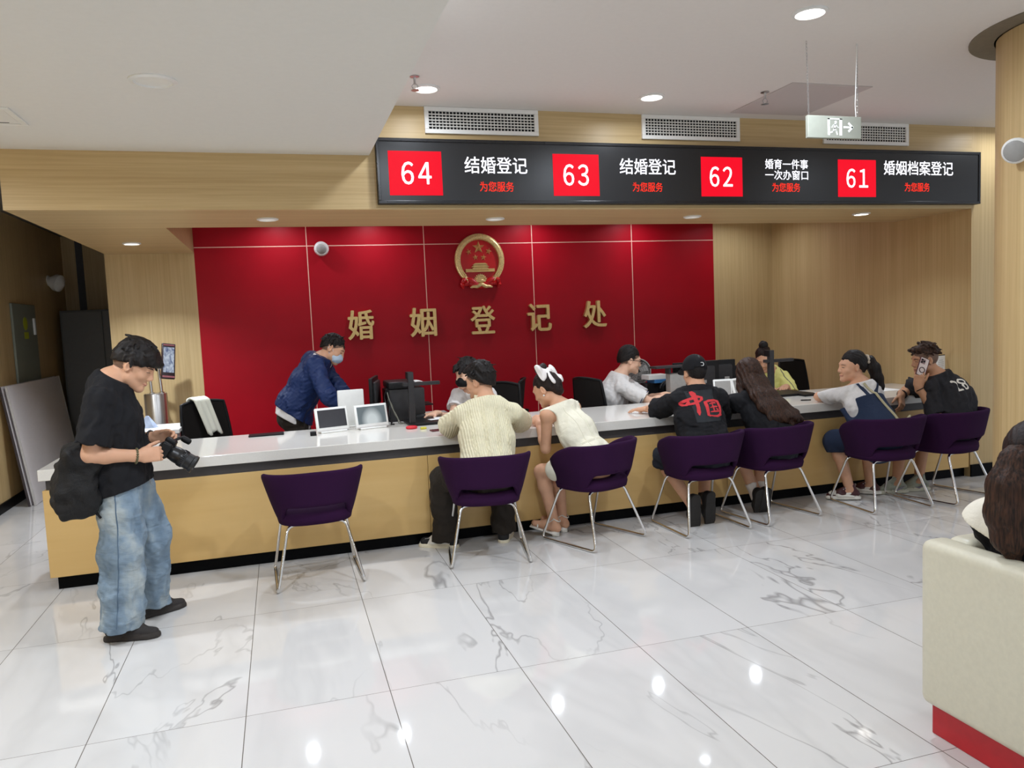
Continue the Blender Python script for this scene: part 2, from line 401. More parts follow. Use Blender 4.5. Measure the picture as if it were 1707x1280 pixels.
for s, a, c, z0, z1, m in (('结婚登记', 1.318, 1.782, 2.636, 2.752, 0), ('结婚登记', 2.506, 2.972, 2.643, 2.76, 0), ('婚育一件事', 3.762, 4.162, 2.698, 2.776, 0), ('一次办窗口', 3.762, 4.162, 2.614, 2.69, 0), ('婚姻档案登记', 4.906, 5.632, 2.664, 2.782, 0),
                           ('为您服务', 1.423, 1.675, 2.51, 2.58, 1), ('为您服务', 2.608, 2.858, 2.515, 2.585, 1), ('为您服务', 3.824, 4.086, 2.52, 2.59, 1), ('为您服务', 5.12, 5.382, 2.528, 2.602, 1)):
    me = fit_text(text_mesh(s, .010 if not m else .005), a, c, z0, z1, 5.3900, depth=.08)
    link_mesh('red_characters' if m else 'white_characters', me, LED_REDTXT if m else LED_WHITE, t)

# ------------------------------------------------------------------ air vents in the bulkhead
for (x0, x1), lab in (((1.06, 1.895), 'white air vent grille above the number 64 end of the black board'), ((2.722, 3.568), 'white air vent grille in the middle of the wood bulkhead'), ((4.35, 5.205), 'white air vent grille behind the hanging exit sign')):
    z0, z1 = 2.916, 3.099; t = thing('air_vent', lab, 'vent', (x0, 5.45, z0), group='air vents above the board')
    b = new(); w = .03
    for lo, hi in (((x0, 5.43, z0), (x1, 5.451, z0+w)), ((x0, 5.43, z1-w), (x1, 5.451, z1)), ((x0, 5.43, z0+w), (x0+w, 5.451, z1-w)), ((x1-w, 5.43, z0+w), (x1, 5.451, z1-w))): box2(b, lo, hi, .003)
    obj('vent_frame', b, VENT_WHITE, t)
    bx('duct_shade_sheet', (x0+w, 5.4475, z0+w), (x1-w, 5.4505, z1-w), VENT_DARK, t)  # near-black sheet; shade inside the duct is put into its colour
    b = new()
    for k in range(1, 6):
        z = z0+w+(z1-z0-2*w)*k/6; box2(b, (x0+w, 5.436, z-.003), (x1-w, 5.447, z+.003))
    n = 31
    for k in range(1, n):
        x = x0+w+(x1-x0-2*w)*k/n; box2(b, (x-.0022, 5.440, z0+w), (x+.0022, 5.4465, z1-w))
    obj('grille', b, VENT_WHITE, t)

# ------------------------------------------------------------------ ceiling fittings
def downlight(x, y, z, r, lab, lens, group, lit=True):
    t = thing('ceiling_downlight', lab, 'ceiling light', (x, y, z), group=group)
    b = new(); lathe(b, [(r, .0), (r, -.008), (r*.82, -.012), (r*.78, -.004), (r*.78, 0)], (x, y, z), n=28); obj('trim_ring', b, WHITE_P, t, 40)
    b = new(); lathe(b, [(r*.78, 0), (r*.78, -.003)], (x, y, z), n=28); obj('lens', b, lens, t, 40)
for (x, y, z), lab in zip(HALL, ('glowing ceiling downlight over the left air vent', 'glowing ceiling downlight over the middle air vent', 'glowing ceiling downlight near the top edge beside the exit sign chains', 'ceiling downlight behind the round column')):
    downlight(x, y, z, .09, lab, LENS, 'hall ceiling downlights')
for x, y, z in FILL_MID: downlight(x, y, z, .09, 'ceiling downlight just above the top edge of the view or behind the column', LENS, 'hall downlights out of sight')
for x, y, z in HALL_BACK: downlight(x, y, z, .09, 'ceiling downlight in the hall behind the viewer', LENS, 'downlights behind the viewer')
for (x, y, z, k), lab in zip(SOFFIT, ('dim soffit downlight above the white tablets, leftmost over the counter', 'dim soffit downlight just above the round emblem', 'dim soffit downlight above the right end of the red wall', 'bright soffit downlight near the right end of the board', 'bright soffit downlight above the photographer by the dark corridor')):
    downlight(x, y, z, .075, lab, LENS if k in (.45, 2.4) else LENS_DIM, 'soffit downlights')
for x, y, z in FILL_LEFT: downlight(x, y, z, .09, 'ceiling downlight left of the view over the corridor mouth', LENS, 'downlights outside the view at left')
for x, y, z in COVE: downlight(x, y, z+.02, .07, 'downlight in the cove that washes the red wall', LENS, 'cove downlights')
def tagd(o, l, c, g=None): return tag(o, l, c, g)
b = new(); lathe(b, [(.105, 0), (.105, -.006), (.085, -.010), (.082, -.004), (0.001, -.003)], (-.48, 3.95, 2.76), n=32)
tag(obj('ceiling_speaker', b, WHITE_P, None, 40), 'round white flush speaker in the lower left ceiling', 'speaker')
t = thing('access_hatch', 'white rectangular hatch at the left edge of the lower ceiling', 'hatch', (-1.5, 4.65, 2.76))
b = new()
for lo, hi in (((-1.9, 4.49, 2.75), (-1.22, 4.52, 2.7599)), ((-1.9, 4.80, 2.75), (-1.22, 4.83, 2.7599)), ((-1.25, 4.52, 2.75), (-1.22, 4.80, 2.7599)), ((-1.9, 4.52, 2.75), (-1.87, 4.80, 2.7599))): box2(b, lo, hi, .002)
obj('hatch_frame', b, WHITE_P, t); bx('hatch_door', (-1.865, 4.525, 2.754), (-1.255, 4.795, 2.7598), WHITE_PAINT_L, t)
bx('slot', (-1.85, 4.775, 2.7525), (-1.30, 4.783, 2.7539), BLACK_P, t)
t = thing('ceiling_access_panel', 'flat grey square access panel in the ceiling behind the exit sign', 'hatch', (3.85, 4.9, 3.1))
bx('panel', (3.4, 4.55, 3.094), (4.05, 5.3, 3.0999), plain('panel_grey', srgb(198, 190, 186), .6, var=.01), t)
for (x, y), lab in (((.888, 4.8), 'small metal fire sprinkler by the edge of the lower ceiling'), ((3.343, 4.778), 'small metal fire sprinkler left of the exit sign')):
    t = thing('fire_sprinkler', lab, 'sprinkler', (x, y, 3.1), group='fire sprinklers')
    b = new(); lathe(b, [(.028, 0), (.03, -.006), (.01, -.01), (.007, -.02), (.007, -.05)], (x, y, 3.1), n=14); obj('stem', b, STEEL, t, 40)
    b = new()
    for s in (-1, 1): tube(b, [(x+s*.006, y, 3.055), (x+s*.02, y, 3.04), (x+s*.012, y, 3.022), (x, y, 3.018)], .003, 6)
    lathe(b, [(.026, 0), (.026, -.003)], (x, y, 3.018), n=14); obj('deflector', b, STEEL, t, 40)

# exit sign on two chains
t = thing('exit_sign', 'grey hanging exit sign with running figure and right arrow on two chains', 'sign', (3.13, 3.83, 2.56))
ex0, ex1, ez0, ez1, ey = 2.952, 3.318, 2.556, 2.682, 3.83
b = new(); box2(b, (ex0, ey-.012, ez0), (ex1, ey+.012, ez1), .003); obj('sign_panel', b, SIGN_GREY, t)
yF = ey-.0125; ICON = plain('icon_white', srgb(244, 246, 238), .4, var=.01)
b = new()
for lo, hi in (((3.085, yF-.001, 2.572), (3.098, yF+.0005, 2.668)), ((3.165, yF-.001, 2.572), (3.182, yF+.0005, 2.668)), ((3.085, yF-.001, 2.661), (3.182, yF+.0005, 2.668))): box2(b, lo, hi)
obj('doorway_icon', b, ICON, t)
def stroke(bm, pts, w, o, ex, ey_, depth=.001):
    """a flat bar of constant width along 2-D points"""
    for p, q in zip(pts, pts[1:]):
        d = Vector((q[0]-p[0], q[1]-p[1])); L = d.length; d.normalize(); n = Vector((-d.y, d.x))*w/2; e = d*w*.3
        P, Q = Vector(p)-e, Vector(q)+e
        prism(bm, [(P.x+n.x, P.y+n.y), (P.x-n.x, P.y-n.y), (Q.x-n.x, Q.y-n.y), (Q.x+n.x, Q.y+n.y)], o, ex, ey_, depth)
b = new(); o0 = (3.105, yF+.0002, 2.572); X, Z = (1, 0, 0), (0, 0, 1)
stroke(b, [(.030, .062), (.026, .040)], .012, o0, X, Z); stroke(b, [(.026, .040), (.038, .026), (.044, .006)], .008, o0, X, Z)
stroke(b, [(.024, .040), (.016, .022), (.000, .016)], .008, o0, X, Z); stroke(b, [(.032, .060), (.044, .050), (.052, .044)], .006, o0, X, Z)
stroke(b, [(.028, .060), (.014, .056), (.008, .044)], .006, o0, X, Z)
prism(b, [(.034+.008*math.cos(a*PI/6), .075+.008*math.sin(a*PI/6)) for a in range(12)], o0, X, Z, .001); obj('running_figure', b, ICON, t)
b = new(); stroke(b, [(.0, .048), (.045, .048)], .011, (3.195, yF+.0002, 2.572), X, Z)
stroke(b, [(.034, .070), (.060, .048), (.034, .026)], .013, (3.195, yF+.0002, 2.572), X, Z); obj('arrow', b, ICON, t)
def chain(name, p0, p1, parent):
    b = new(); p0, p1 = Vector(p0), Vector(p1); n = 24; L = (p1-p0)/n
    for i in range(n):
        c = p0+L*(i+.5); hx = Vector((1, 0, 0)) if i % 2 else Vector((0, 1, 0)); h = L.length*.62
        tube(b, [c+hx*.0045*math.cos(a)+Vector((0, 0, 1))*h*math.sin(a) for a in [2*PI*j/8 for j in range(8)]], .0013, 5, closed=True)
    return obj(name, b, STEEL, parent, 60)
chain('chain', (2.966, ey, 2.682), (2.968, 3.846, 3.1), t); chain('chain', (3.302, ey, 2.682), (3.304, 3.835, 3.1), t)
b = new(); tube(b, [(3.29, ey, 2.68), (3.285, ey, 2.75), (3.292, ey, 2.9), (3.30, ey, 3.1)], .0025, 6); obj('power_cord', b, WHITE_P, t, 60)

# ------------------------------------------------------------------ cameras and fittings on walls
t = thing('security_camera', 'white dome camera on the upper left of the red wall', 'camera', (.467, 8.34, 2.42))
b = new(); lathe(b, [(.055, 0), (.055, .03), (.07, .04), (.075, .09), (.06, .12)], (.467, 8.35, 2.43), (0, -1, -.25), n=24); obj('body', b, WHITE_P, t, 40)
b = new(); lathe(b, [(.05, .118), (.045, .128), (.02, .14), (.001, .142)], (.467, 8.35, 2.43), (0, -1, -.25), n=24); obj('lens_window', b, GREY_P, t, 40)
q = Vector((4.02, 3.395, 2.43)); ax = Vector((-.85, -.42, -.30)).normalized()
t = thing('security_camera', 'white round camera on the wood column at the right edge', 'camera', tuple(q))
b = new(); lathe(b, [(.04, -.05), (.05, 0), (.062, .05), (.07, .10), (.06, .112)], q, ax, n=28); obj('body', b, WHITE_P, t, 40)
b = new(); lathe(b, [(.058, .1122), (.05, .118), (.001, .12)], q, ax, n=24); obj('lens_window', b, GREY_P, t, 40)
t = thing('emergency_light', 'white cone-shaped lamp on the dark corridor wall at left', 'lamp', (-2.6, 10.46, 2.28))
b = new(); lathe(b, [(.05, 0), (.055, .03), (.1, .10), (.10, .15), (.02, .2)], (-2.6, 10.46, 2.3), (1, -.35, -.3), n=20); obj('body', b, WHITE_P, t, 40)
b = new(); lathe(b, [(.06, 0), (.06, .015)], (-2.6, 10.46, 2.3), (1, 0, 0), n=20); obj('mount_plate', b, WHITE_P, t, 40)

t = thing('electrical_cabinet', 'grey-green metal cabinet door with yellow warning sticker on the left corridor wall', 'cabinet', (-2.6, 9.4, 0))
bx('cabinet_door', (-2.598, 8.98, .30), (-2.575, 9.75, 1.985), GREEN_DOOR, t, .004)
b = new(); lathe(b, [(.07, 0), (.07, .002)], (-2.575, 9.36, 1.78), (1, 0, 0), n=20); obj('warning_sticker', b, YELLOW_ST, t)
bx('notice', (-2.575, 9.30, 1.62), (-2.573, 9.44, 1.69), YELLOW_ST, t)
bx('handle', (-2.575, 9.62, 1.66), (-2.555, 9.66, 1.84), WHITE_P, t, .004)
t = thing('metal_locker', 'tall dark grey metal cabinet at the end of the dark corridor', 'cabinet', (-2.1, 10.8, 0))
bx('body', (-2.52, 10.5, 0), (-1.6, 11.0, 1.94), plain('dark_locker', srgb(74, 72, 68), .45, var=.04), t, .006); bx('door', (-2.5, 10.485, .06), (-2.06, 10.499, 1.92), plain('dark_locker_door', srgb(82, 80, 75), .42, var=.04), t, .003)
bx('door', (-2.052, 10.485, .06), (-1.62, 10.499, 1.92), MATS['dark_locker_door'], t, .003)
for i, (dx, lab) in enumerate(((.02, 'white board leaning against the left corridor wall, outer of the two'), (-.022, 'white board behind the outer one, only its dark edge showing'))):
    t = thing('leaning_board', lab, 'board', (-2.40+dx, 9.3, 0), group='boards leaning in the corridor')
    th = math.atan2(.155, 1.17); b = new()
    R = Matrix.Rotation(-th, 3, 'Y'); y0 = 8.44-.03*i
    box(b, Vector((-2.40+dx, (y0+10.26)/2, .002)) + R @ Vector((-.0, 0, .59)), (.016, 10.26-y0, 1.18), .003, R); obj('panel', b, BOARD_W, t)
    w = .012
    for yy in (y0-.0065, 10.2665):
        b = new(); box(b, Vector((-2.40+dx, yy, .002)) + R @ Vector((0, 0, .59)), (.02, w, 1.18), .002, R); obj('edge_strip', b, BOARD_E if i else LGREY_P, t)

# ------------------------------------------------------------------ gold characters and emblem on the red wall
WY = 8.35
for ch, (x0, x1, z0, z1), lab in (('婚', (.688, .968, 1.456, 1.768), 'first'), ('姻', (1.348, 1.638, 1.456, 1.770), 'second'), ('登', (2.018, 2.30, 1.455, 1.765), 'third, the middle one,'), ('记', (2.678, 2.962, 1.456, 1.766), 'fourth'), ('处', (3.354, 3.640, 1.462, 1.774), 'fifth')):
    me = fit_text(text_mesh(ch, .022, .5), x0, x1, z0, z1, WY-.022, depth=.05)
    tag(link_mesh('gold_character', me, GOLD), 'raised gold character %s, %s of the five on the red wall' % (ch, lab), 'sign letter', 'gold characters on the red wall')
ec = Vector((2.155, WY, 2.262)); R0 = .283
t = thing('wall_emblem', 'round gold and red emblem with stars and gate tower on the red wall', 'emblem', tuple(ec))
E3 = lambda x, z, y: Vector((ec.x+x, WY-y, ec.z+z))
b = new(); lathe(b, [(.24, .001), (.24, .02)], ec, (0, -1, 0), n=48); obj('red_field', b, EMBLEM_RED, t, 40)
b = new(); pts = [E3(.248*math.sin(a), .256*math.cos(a), .022) for a in np.linspace(-2.75, 2.75, 70)]
tube(b, pts, [.020+.016*math.sin(PI*i/69)**.6 for i in range(70)], 10)
for k in range(120):
    a = -2.3+4.6*k/119
    for rr, da in ((.270, .02), (.248, 0), (.226, -.02)):
        c0 = E3(rr*math.sin(a+da), (rr+.01)*math.cos(a+da), .045); sg = 1 if a > 0 else -1
        dd = Vector((math.cos(a)*-sg, 0, -math.sin(a)*-sg)); dd = (dd + Vector((math.sin(a), 0, math.cos(a)))*.5*(1 if rr > .25 else -1)).normalized()
        tube(b, [c0-dd*.014, c0, c0+dd*.014], [.003, .0075, .002], 5)
obj('wheat_wreath', b, GOLD_SIDE, t, 60)
def star(bm, x, z, r, rot=0):
    ctr = bm.verts.new(E3(x, z, .022+r*.45)); ring = []
    for k in range(10):
        a = rot + k*PI/5; rr = r if k % 2 == 0 else r*.42
        ring.append(bm.verts.new(E3(x+rr*math.sin(a), z+rr*math.cos(a), .021)))
    for k in range(10): bm.faces.new((ring[k], ring[(k+1) % 10], ctr))
    bm.faces.new(ring[::-1])
b = new(); star(b, -.005, .142, .072); obj('large_star', b, GOLD, t)
for x, z, r in ((-.118, .095, .036), (.108, .098, .038), (-.044, .034, .034), (.047, .032, .036)):
    b = new(); star(b, x, z, r, x*3); obj('small_star', b, GOLD, t)
b = new()
for x0, x1, z0, z1, d in ((-.165, .165, -.128, -.113, .05), (-.165, .165, -.113, -.092, .042), (-.088, .092, -.102, -.080, .048), (-.075, .08, -.080, -.070, .044)):
    box2(b, (ec.x+x0, WY-d, ec.z+z0), (ec.x+x1, WY-.018, ec.z+z1), .003)
for zz, hw, tw in ((-.072, .1, .072), (-.048, .085, .055)):
    prism(b, [(-hw, 0), (hw, 0), (tw, .018), (-tw, .018)], E3(.002, zz, .02), (1, 0, 0), (0, 0, 1), .03)
for k in range(9): box2(b, (ec.x-.07+.0165*k, WY-.046, ec.z-.056), (ec.x-.064+.0165*k, WY-.02, ec.z-.047))
obj('gate_tower', b, GOLD, t)
b = new(); n = 40
prism(b, [((.075 if k % 4 < 2 else .062)*math.cos(PI*k/n), (.075 if k % 4 < 2 else .062)*math.sin(PI*k/n)) for k in range(n+1)], E3(.0, -.222, .02), (1, 0, 0), (0, 0, 1), .02)
tube(b, [E3(.055*math.cos(a), -.222+.055*math.sin(a), .044) for a in np.linspace(0, PI, 14)], .007, 6)
obj('cogwheel', b, GOLD_SIDE, t, 50)
b = new(); tube(b, [E3(x, -.19-.055*math.cos(x*PI/.36)+.02*math.cos(x*3*PI/.36), .036+.012*math.cos(x*40)) for x in np.linspace(-.18, .18, 30)], [.010+.012*math.cos(PI*(i-14.5)/31) for i in range(30)], 8); obj('gold_ribbon', b, GOLD_SIDE, t, 60)
b = new()
for s in (-1, 1):
    for k, (x0, z0, x1, z1, r) in enumerate(((.05, -.26, .17, -.20, .034), (.17, -.20, .215, -.255, .030), (.215, -.255, .20, -.30, .024), (.12, -.25, .19, -.265, .03))):
        tube(b, [E3(s*x0, z0, .03), E3(s*(x0+x1)/2, (z0+z1)/2+.01, .05), E3(s*x1, z1, .03)], [r*.8, r, r*.5], 9)
tube(b, [E3(x, -.262-.012*math.cos(x*22), .03) for x in np.linspace(-.13, .13, 16)], .04, 9)
obj('red_drape', b, EMBLEM_RED, t, 60)
b = new(); tube(b, [E3(x, -.282+.012*math.cos(x*30)+.006*math.cos(x*70), .062) for x in np.linspace(-.125, .125, 24)], [.006+.016*math.sin(PI*i/23)**.5 for i in range(24)], 8); obj('gold_knot', b, GOLD_SIDE, t, 60)
# ------------------------------------------------------------------ purple tub chairs
def sm(a, b, x):
    u = min(1, max(0, (x-a)/(b-a))); return u*u*(3-2*u)
def tub_chair(label, group):
    t = thing('tub_chair', label, 'chair', (0, 0, 0), 0, group, local=True)
    # seat cushion: rounded D, thick, with a soft edge
    b = new(); N = 40; rings = []
    prof = [(.86, .385), (.97, .39), (1.0, .42), (.985, .452), (.90, .470), (.5, .474)]
    def plan(a, k):   # superellipse, a=0 at the back
        c, s = math.cos(a), math.sin(a); e = .72
        return Vector((.235*k*math.copysign(abs(s)**e, s), -.235*k*math.copysign(abs(c)**e, c) + .0, 0))
    for k, z in prof: rings.append([b.verts.new(plan(2*PI*i/N, k) + Vector((0, .01, z))) for i in range(N)])
    for A, B in zip(rings, rings[1:]):
        for i in range(N): b.faces.new((A[i], A[(i+1) % N], B[(i+1) % N], B[i]))
    b.faces.new(rings[0][::-1]); b.faces.new(rings[-1])
    obj('seat', b, PURPLE, t, 70)
    # wrap-round back and arms
    b = new(); NA, NZ = 44, 8; TH = math.radians(128)
    def pt(i, j, inner):
        a = -TH + 2*TH*i/NA; u = abs(a)/TH; ad = abs(math.degrees(a))
        zb = .505 - .115*sm(38, 66, ad); zt = .730 - .012*u - .115*sm(70, 128, ad)
        z = zb + (zt-zb)*j/NZ; h = (z-.39)/.35
        rx = .222 + .108*min(1, h)**.85; ry = .238 + .060*min(1, h)**.85
        c, s = math.cos(a), math.sin(a); e = .80
        x = rx*math.copysign(abs(s)**e, s); y = -ry*math.copysign(abs(c)**e, c)
        n = Vector((x/rx**2, y/ry**2, 0)).normalized(); th = .034 if inner else 0
        if inner: th *= 1.0
        return Vector((x, y+.0, z)) - n*th + (Vector((0, 0, .0)))
    G = [[[b.verts.new(pt(i, j, k)) for j in range(NZ+1)] for i in range(NA+1)] for k in (0, 1)]
    for i in range(NA):
        for j in range(NZ):
            b.faces.new((G[0][i][j], G[0][i+1][j], G[0][i+1][j+1], G[0][i][j+1])); b.faces.new((G[1][i][j], G[1][i][j+1], G[1][i+1][j+1], G[1][i+1][j]))
        b.faces.new((G[0][i][NZ], G[0][i+1][NZ], G[1][i+1][NZ], G[1][i][NZ])); b.faces.new((G[0][i][0], G[1][i][0], G[1][i+1][0], G[0][i+1][0]))
    for j in range(NZ):
        b.faces.new((G[0][0][j], G[0][0][j+1], G[1][0][j+1], G[1][0][j])); b.faces.new((G[0][NA][j], G[1][NA][j], G[1][NA][j+1], G[0][NA][j+1]))
    obj('backrest', b, PURPLE, t, 180, sub=1)
    # chrome sled frames
    for s in (-1, 1):
        b = new()
        tube(b, bend([(0.0, -.135, .383), (s*.175, -.135, .383), (s*.262, -.272, .010), (s*.262, .272, .010), (s*.205, .125, .383), (0.0, .125, .383)], .045, 6), .0095, 10)
        obj('sled_leg', b, CHROME, t, 60)
    return t
def copy_tree(o):
    c = o.copy(); C.objects.link(c)
    for ch in list(o.children):
        d = copy_tree(ch); d.parent = c
    ORG[c.name] = ORG.get(o.name, Vector((0, 0, 0)))
    return c
CHAIRS = [(.14, 5.07, 2, 'empty purple tub chair with chrome sled legs, nothing seated, near the photographer'),
          (1.27, 5.04, -10, 'purple tub chair under the man in the cream knit shirt'),
          (2.08, 5.10, 23, 'purple tub chair under the woman in the sleeveless white dress'),
          (2.92, 5.06, 2, 'purple tub chair under the man with red characters on his back'),
          (3.56, 5.11, 9, 'purple tub chair under the woman with long loose dark hair'),
          (4.505, 5.00, -3, 'purple tub chair under the woman in denim dungarees'),
          (5.145, 5.0, 13, 'purple tub chair under the man on the phone')]
tc = None
for x, y, a, lab in CHAIRS:
    o = tub_chair(lab, 'purple chairs at the counter') if tc is None else copy_tree(tc)
    tc = tc or o; o['label'] = lab; o.location = (x, y, 0); o.rotation_euler = (0, 0, math.radians(a))

# ------------------------------------------------------------------ black staff chairs
def office_chair(label):
    t = thing('office_chair', label, 'chair', (0, 0, 0), 0, 'black staff chairs', local=True)
    b = new(); box(b, (0, 0, .46), (.48, .46, .07), .03, seg=3); obj('seat', b, BLACK_F, t, 60)
    b = new(); NX, NZ = 10, 8
    def bp(i, j, k):
        u = i/NX*2-1; v = j/NZ; w = .235 - .03*v*v
        return Vector((u*w, -.25 - .05*v + .045*(u*u) - (.012 if k else 0)*-1, .60 + .42*v - .02*u*u*v))
    G = [[[b.verts.new(bp(i, j, k)) for j in range(NZ+1)] for i in range(NX+1)] for k in (0, 1)]
    for i in range(NX):
        for j in range(NZ):
            b.faces.new((G[0][i][j], G[0][i+1][j], G[0][i+1][j+1], G[0][i][j+1])); b.faces.new((G[1][i][j], G[1][i][j+1], G[1][i+1][j+1], G[1][i+1][j]))
    for i in range(NX):
        for j in (0, NZ): b.faces.new((G[0][i][j], G[0][i+1][j], G[1][i+1][j], G[1][i][j]))
    for j in range(NZ):
        for i in (0, NX): b.faces.new((G[0][i][j], G[0][i][j+1], G[1][i][j+1], G[1][i][j]))
    obj('backrest', b, MESH_F, t, 50)
    b = new(); lo = [bp(0, j, 0)+Vector((0, .006, 0)) for j in range(NZ+1)]; hi = [bp(NX, j, 0)+Vector((0, .006, 0)) for j in range(NZ+1)]
    top = [bp(i, NZ, 0)+Vector((0, .006, 0)) for i in range(NX+1)]; bot = [bp(i, 0, 0)+Vector((0, .006, 0)) for i in range(NX+1)]
    tube(b, lo + top[1:] + hi[::-1][1:] + bot[::-1][1:-1], .014, 8, closed=True); obj('back_frame', b, BLACK_P, t, 60)
    b = new(); tube(b, bend([(0, -.02, .42), (0, -.26, .44), (0, -.285, .62), (0, -.30, .72)], .06), .022, 8); obj('back_support', b, BLACK_P, t, 60)
    for s in (-1, 1):
        b = new(); tube(b, bend([(s*.22, .02, .44), (s*.29, .02, .46), (s*.29, .02, .66)], .04), .014, 8); box(b, (s*.29, .03, .672), (.06, .24, .025), .01); obj('armrest', b, BLACK_P, t, 50)
    b = new(); lathe(b, [(.03, .08), (.03, .25), (.022, .25), (.022, .43)], n=16); obj('gas_lift', b, BLACK_P, t, 40)
    b = new()
    for k in range(5):
        a = 2*PI*k/5+.3; tube(b, [(0, 0, .10), (.30*math.cos(a), .30*math.sin(a), .065)], [.026, .014], 8)
    obj('star_base', b, BLACK_P, t, 60)
    for k in range(5):
        a = 2*PI*k/5+.3; b = new(); lathe(b, [(.026, -.018), (.028, 0), (.026, .018)], (.30*math.cos(a), .30*math.sin(a), .028), (-math.sin(a), math.cos(a), 0), n=14); obj('caster', b, BLACK_P, t, 40)
    return t
# position, turn (0 = sitter faces +y)
oc = None
for x, y, a, lab in ((-.51, 6.886, 220, 'black office chair with a white towel over its back'), (1.99, 7.30, 70, 'black mesh office chair between the cream-shirted man and the woman with the bow'),
                     (2.99, 6.86, -74, 'black mesh office chair behind the man in glasses'), (5.46, 7.06, 196, 'black mesh office chair against the wood wall, right of the yellow-shirted clerk'),
                     (1.74, 6.70, 135, 'black office chair under the clerk in the black mask'), (4.80, 6.92, 175, 'black office chair under the clerk in the yellow shirt')):
    o = office_chair(lab) if oc is None else copy_tree(oc)
    oc = oc or o; o['label'] = lab; o.location = (x, y, 0); o.rotation_euler = (0, 0, math.radians(a))
# towel over the first one: runs up the front of the back, over the top, down behind
b = new(); NX, NS = 12, 26; T = []
for i in range(NX+1):
    u = i/NX; row = []
    for j in range(NS+1):
        s = j/NS*2-1; fold = .010*math.sin(u*19+s*1.5) + .006*math.sin(u*37+1)
        w = -.70 + u*.155 + .045*max(0, s) + .02*abs(s)
        drop = .30 if s > 0 else .16
        z = 1.045 - max(0, abs(s)-.12)/.88*(drop + .02*math.sin(u*9)) - .015*(1-min(1, abs(s)/.12))*-1
        y = 7.135 + (-.052 - .03*abs(s) if s > 0 else .045) * min(1, abs(s)/.12) + fold*(1 if s > 0 else -1) - (.06*max(0, s-.1) if s > 0 else 0)
        row.append(b.verts.new((w, y, z)))
    T.append(row)
for i in range(NX):
    for j in range(NS): b.faces.new((T[i][j], T[i+1][j], T[i+1][j+1], T[i][j+1]))
o = obj('towel', b, plain('white_towel', srgb(232, 232, 216), .95, var=.04, scale=200, bump=.2), None, 180)
o.data.transform(Matrix.Translation((-.70, 7.105, 0)) @ Matrix.Rotation(math.radians(44), 4, 'Z') @ Matrix.Translation((.60, -7.135, 0)))
m = o.modifiers.new('thickness', 'SOLIDIFY'); m.thickness = .014
tag(o, 'white towel folded over the back of the left staff chair', 'towel')

# ------------------------------------------------------------------ cream sofa at lower right
t = thing('sofa', 'cream leather sofa with red plinth, its back towards the viewer', 'sofa', (2.75, 1.6, 0))
b = new(); box2(b, (2.19, .35, .115), (2.31, 2.245, .735), .035, seg=4); obj('backrest', b, LEATHER, t, 60)
b = new(); box2(b, (2.312, 2.13, .115), (2.95, 2.245, .733), .035, seg=4); obj('armrest', b, LEATHER, t, 60)
b = new(); box2(b, (2.312, .35, .115), (2.93, 2.128, .43), .03, seg=4); obj('seat_cushion', b, LEATHER, t, 60)
b = new(); box2(b, (2.225, .37, 0), (2.92, 2.215, .115), .004); obj('plinth', b, LEATHER_RED, t)

# ------------------------------------------------------------------ things on the counter
ZT = .79
def screen_tablet(x0, y0, x1, y1, lab, on):
    """white signature display standing on the worktop, leaning back"""
    d = Vector((x1-x0, y1-y0, 0)); L = d.length; d.normalize(); n = Vector((d.y, -d.x, 0)); c = Vector(((x0+x1)/2, (y0+y1)/2, ZT))
    t = thing('signing_display', lab, 'display', tuple(c), group='white displays on the counter')
    th = math.radians(14); up = Vector((0, 0, 1))*math.cos(th) - n*math.sin(th); fn = n*math.cos(th)+Vector((0, 0, 1))*math.sin(th)
    R = Matrix((d, -fn, up)).transposed(); H = .185
    b = new(); box(b, c + up*(H/2+.012) - fn*.012, (L, .024, H), .006, R, 2); obj('case', b, WHITE_P, t, 50)
    b = new(); box(b, c + up*(H/2+.018) + fn*.0006, (L*.86, .002, H*.74), 0, R)
    obj('screen', b, on, t)
    b = new(); box(b, c + up*.017 + fn*.001, (L*.96, .006, .012), .002, R); obj('lower_lip', b, LGREY_P, t)
    b = new(); box(b, c - n*.05 + Vector((0, 0, .007)), (L*.8, .13, .013), .004, Matrix((d, -n, Vector((0, 0, 1)))).transposed()); obj('foot', b, WHITE_P, t)
    return t
def lit_screen():
    t = NT('lit_display'); v = t.coord(); gr = t.n('ShaderNodeTexGradient'); gr.gradient_type = 'SPHERICAL'
    mp = t.n('ShaderNodeMapping'); t.link(v, mp.inputs[0]); mp.inputs['Scale'].default_value = (11, 11, 9); mp.inputs['Location'].default_value = (0, 0, -.65)
    t.link(mp.outputs[0], gr.inputs[0])
    t.link(t.ramp(gr.outputs['Fac'], [(0, srgb(120, 134, 140)), (.55, srgb(240, 250, 252))]), t.b.inputs['Emission Color']); t.setp(Emission_Strength=.75, Roughness=.15, Base_Color=(.02, .02, .02, 1)); return t.m
screen_tablet(.228, 6.06, .478, 6.13, 'white tilted display with a dark screen, left of the two on the counter', SCREEN_OFF)
screen_tablet(.528, 6.09, .790, 6.16, 'white tilted display with a glowing screen, right of the two on the counter', lit_screen())
screen_tablet(3.70, 6.10, 3.86, 6.06, 'white display with grey back behind the man with red characters', GREY_P)
screen_tablet(3.89, 6.05, 4.03, 6.12, 'white display with grey back beside the long-haired woman', GREY_P)
b = new(); box2(b, (.17, 5.97, ZT), (.215, 6.02, ZT+.03), .004); tag(obj('cable_box', b, BLACK_P), 'tiny black plug box left of the dark white-framed display', 'box')

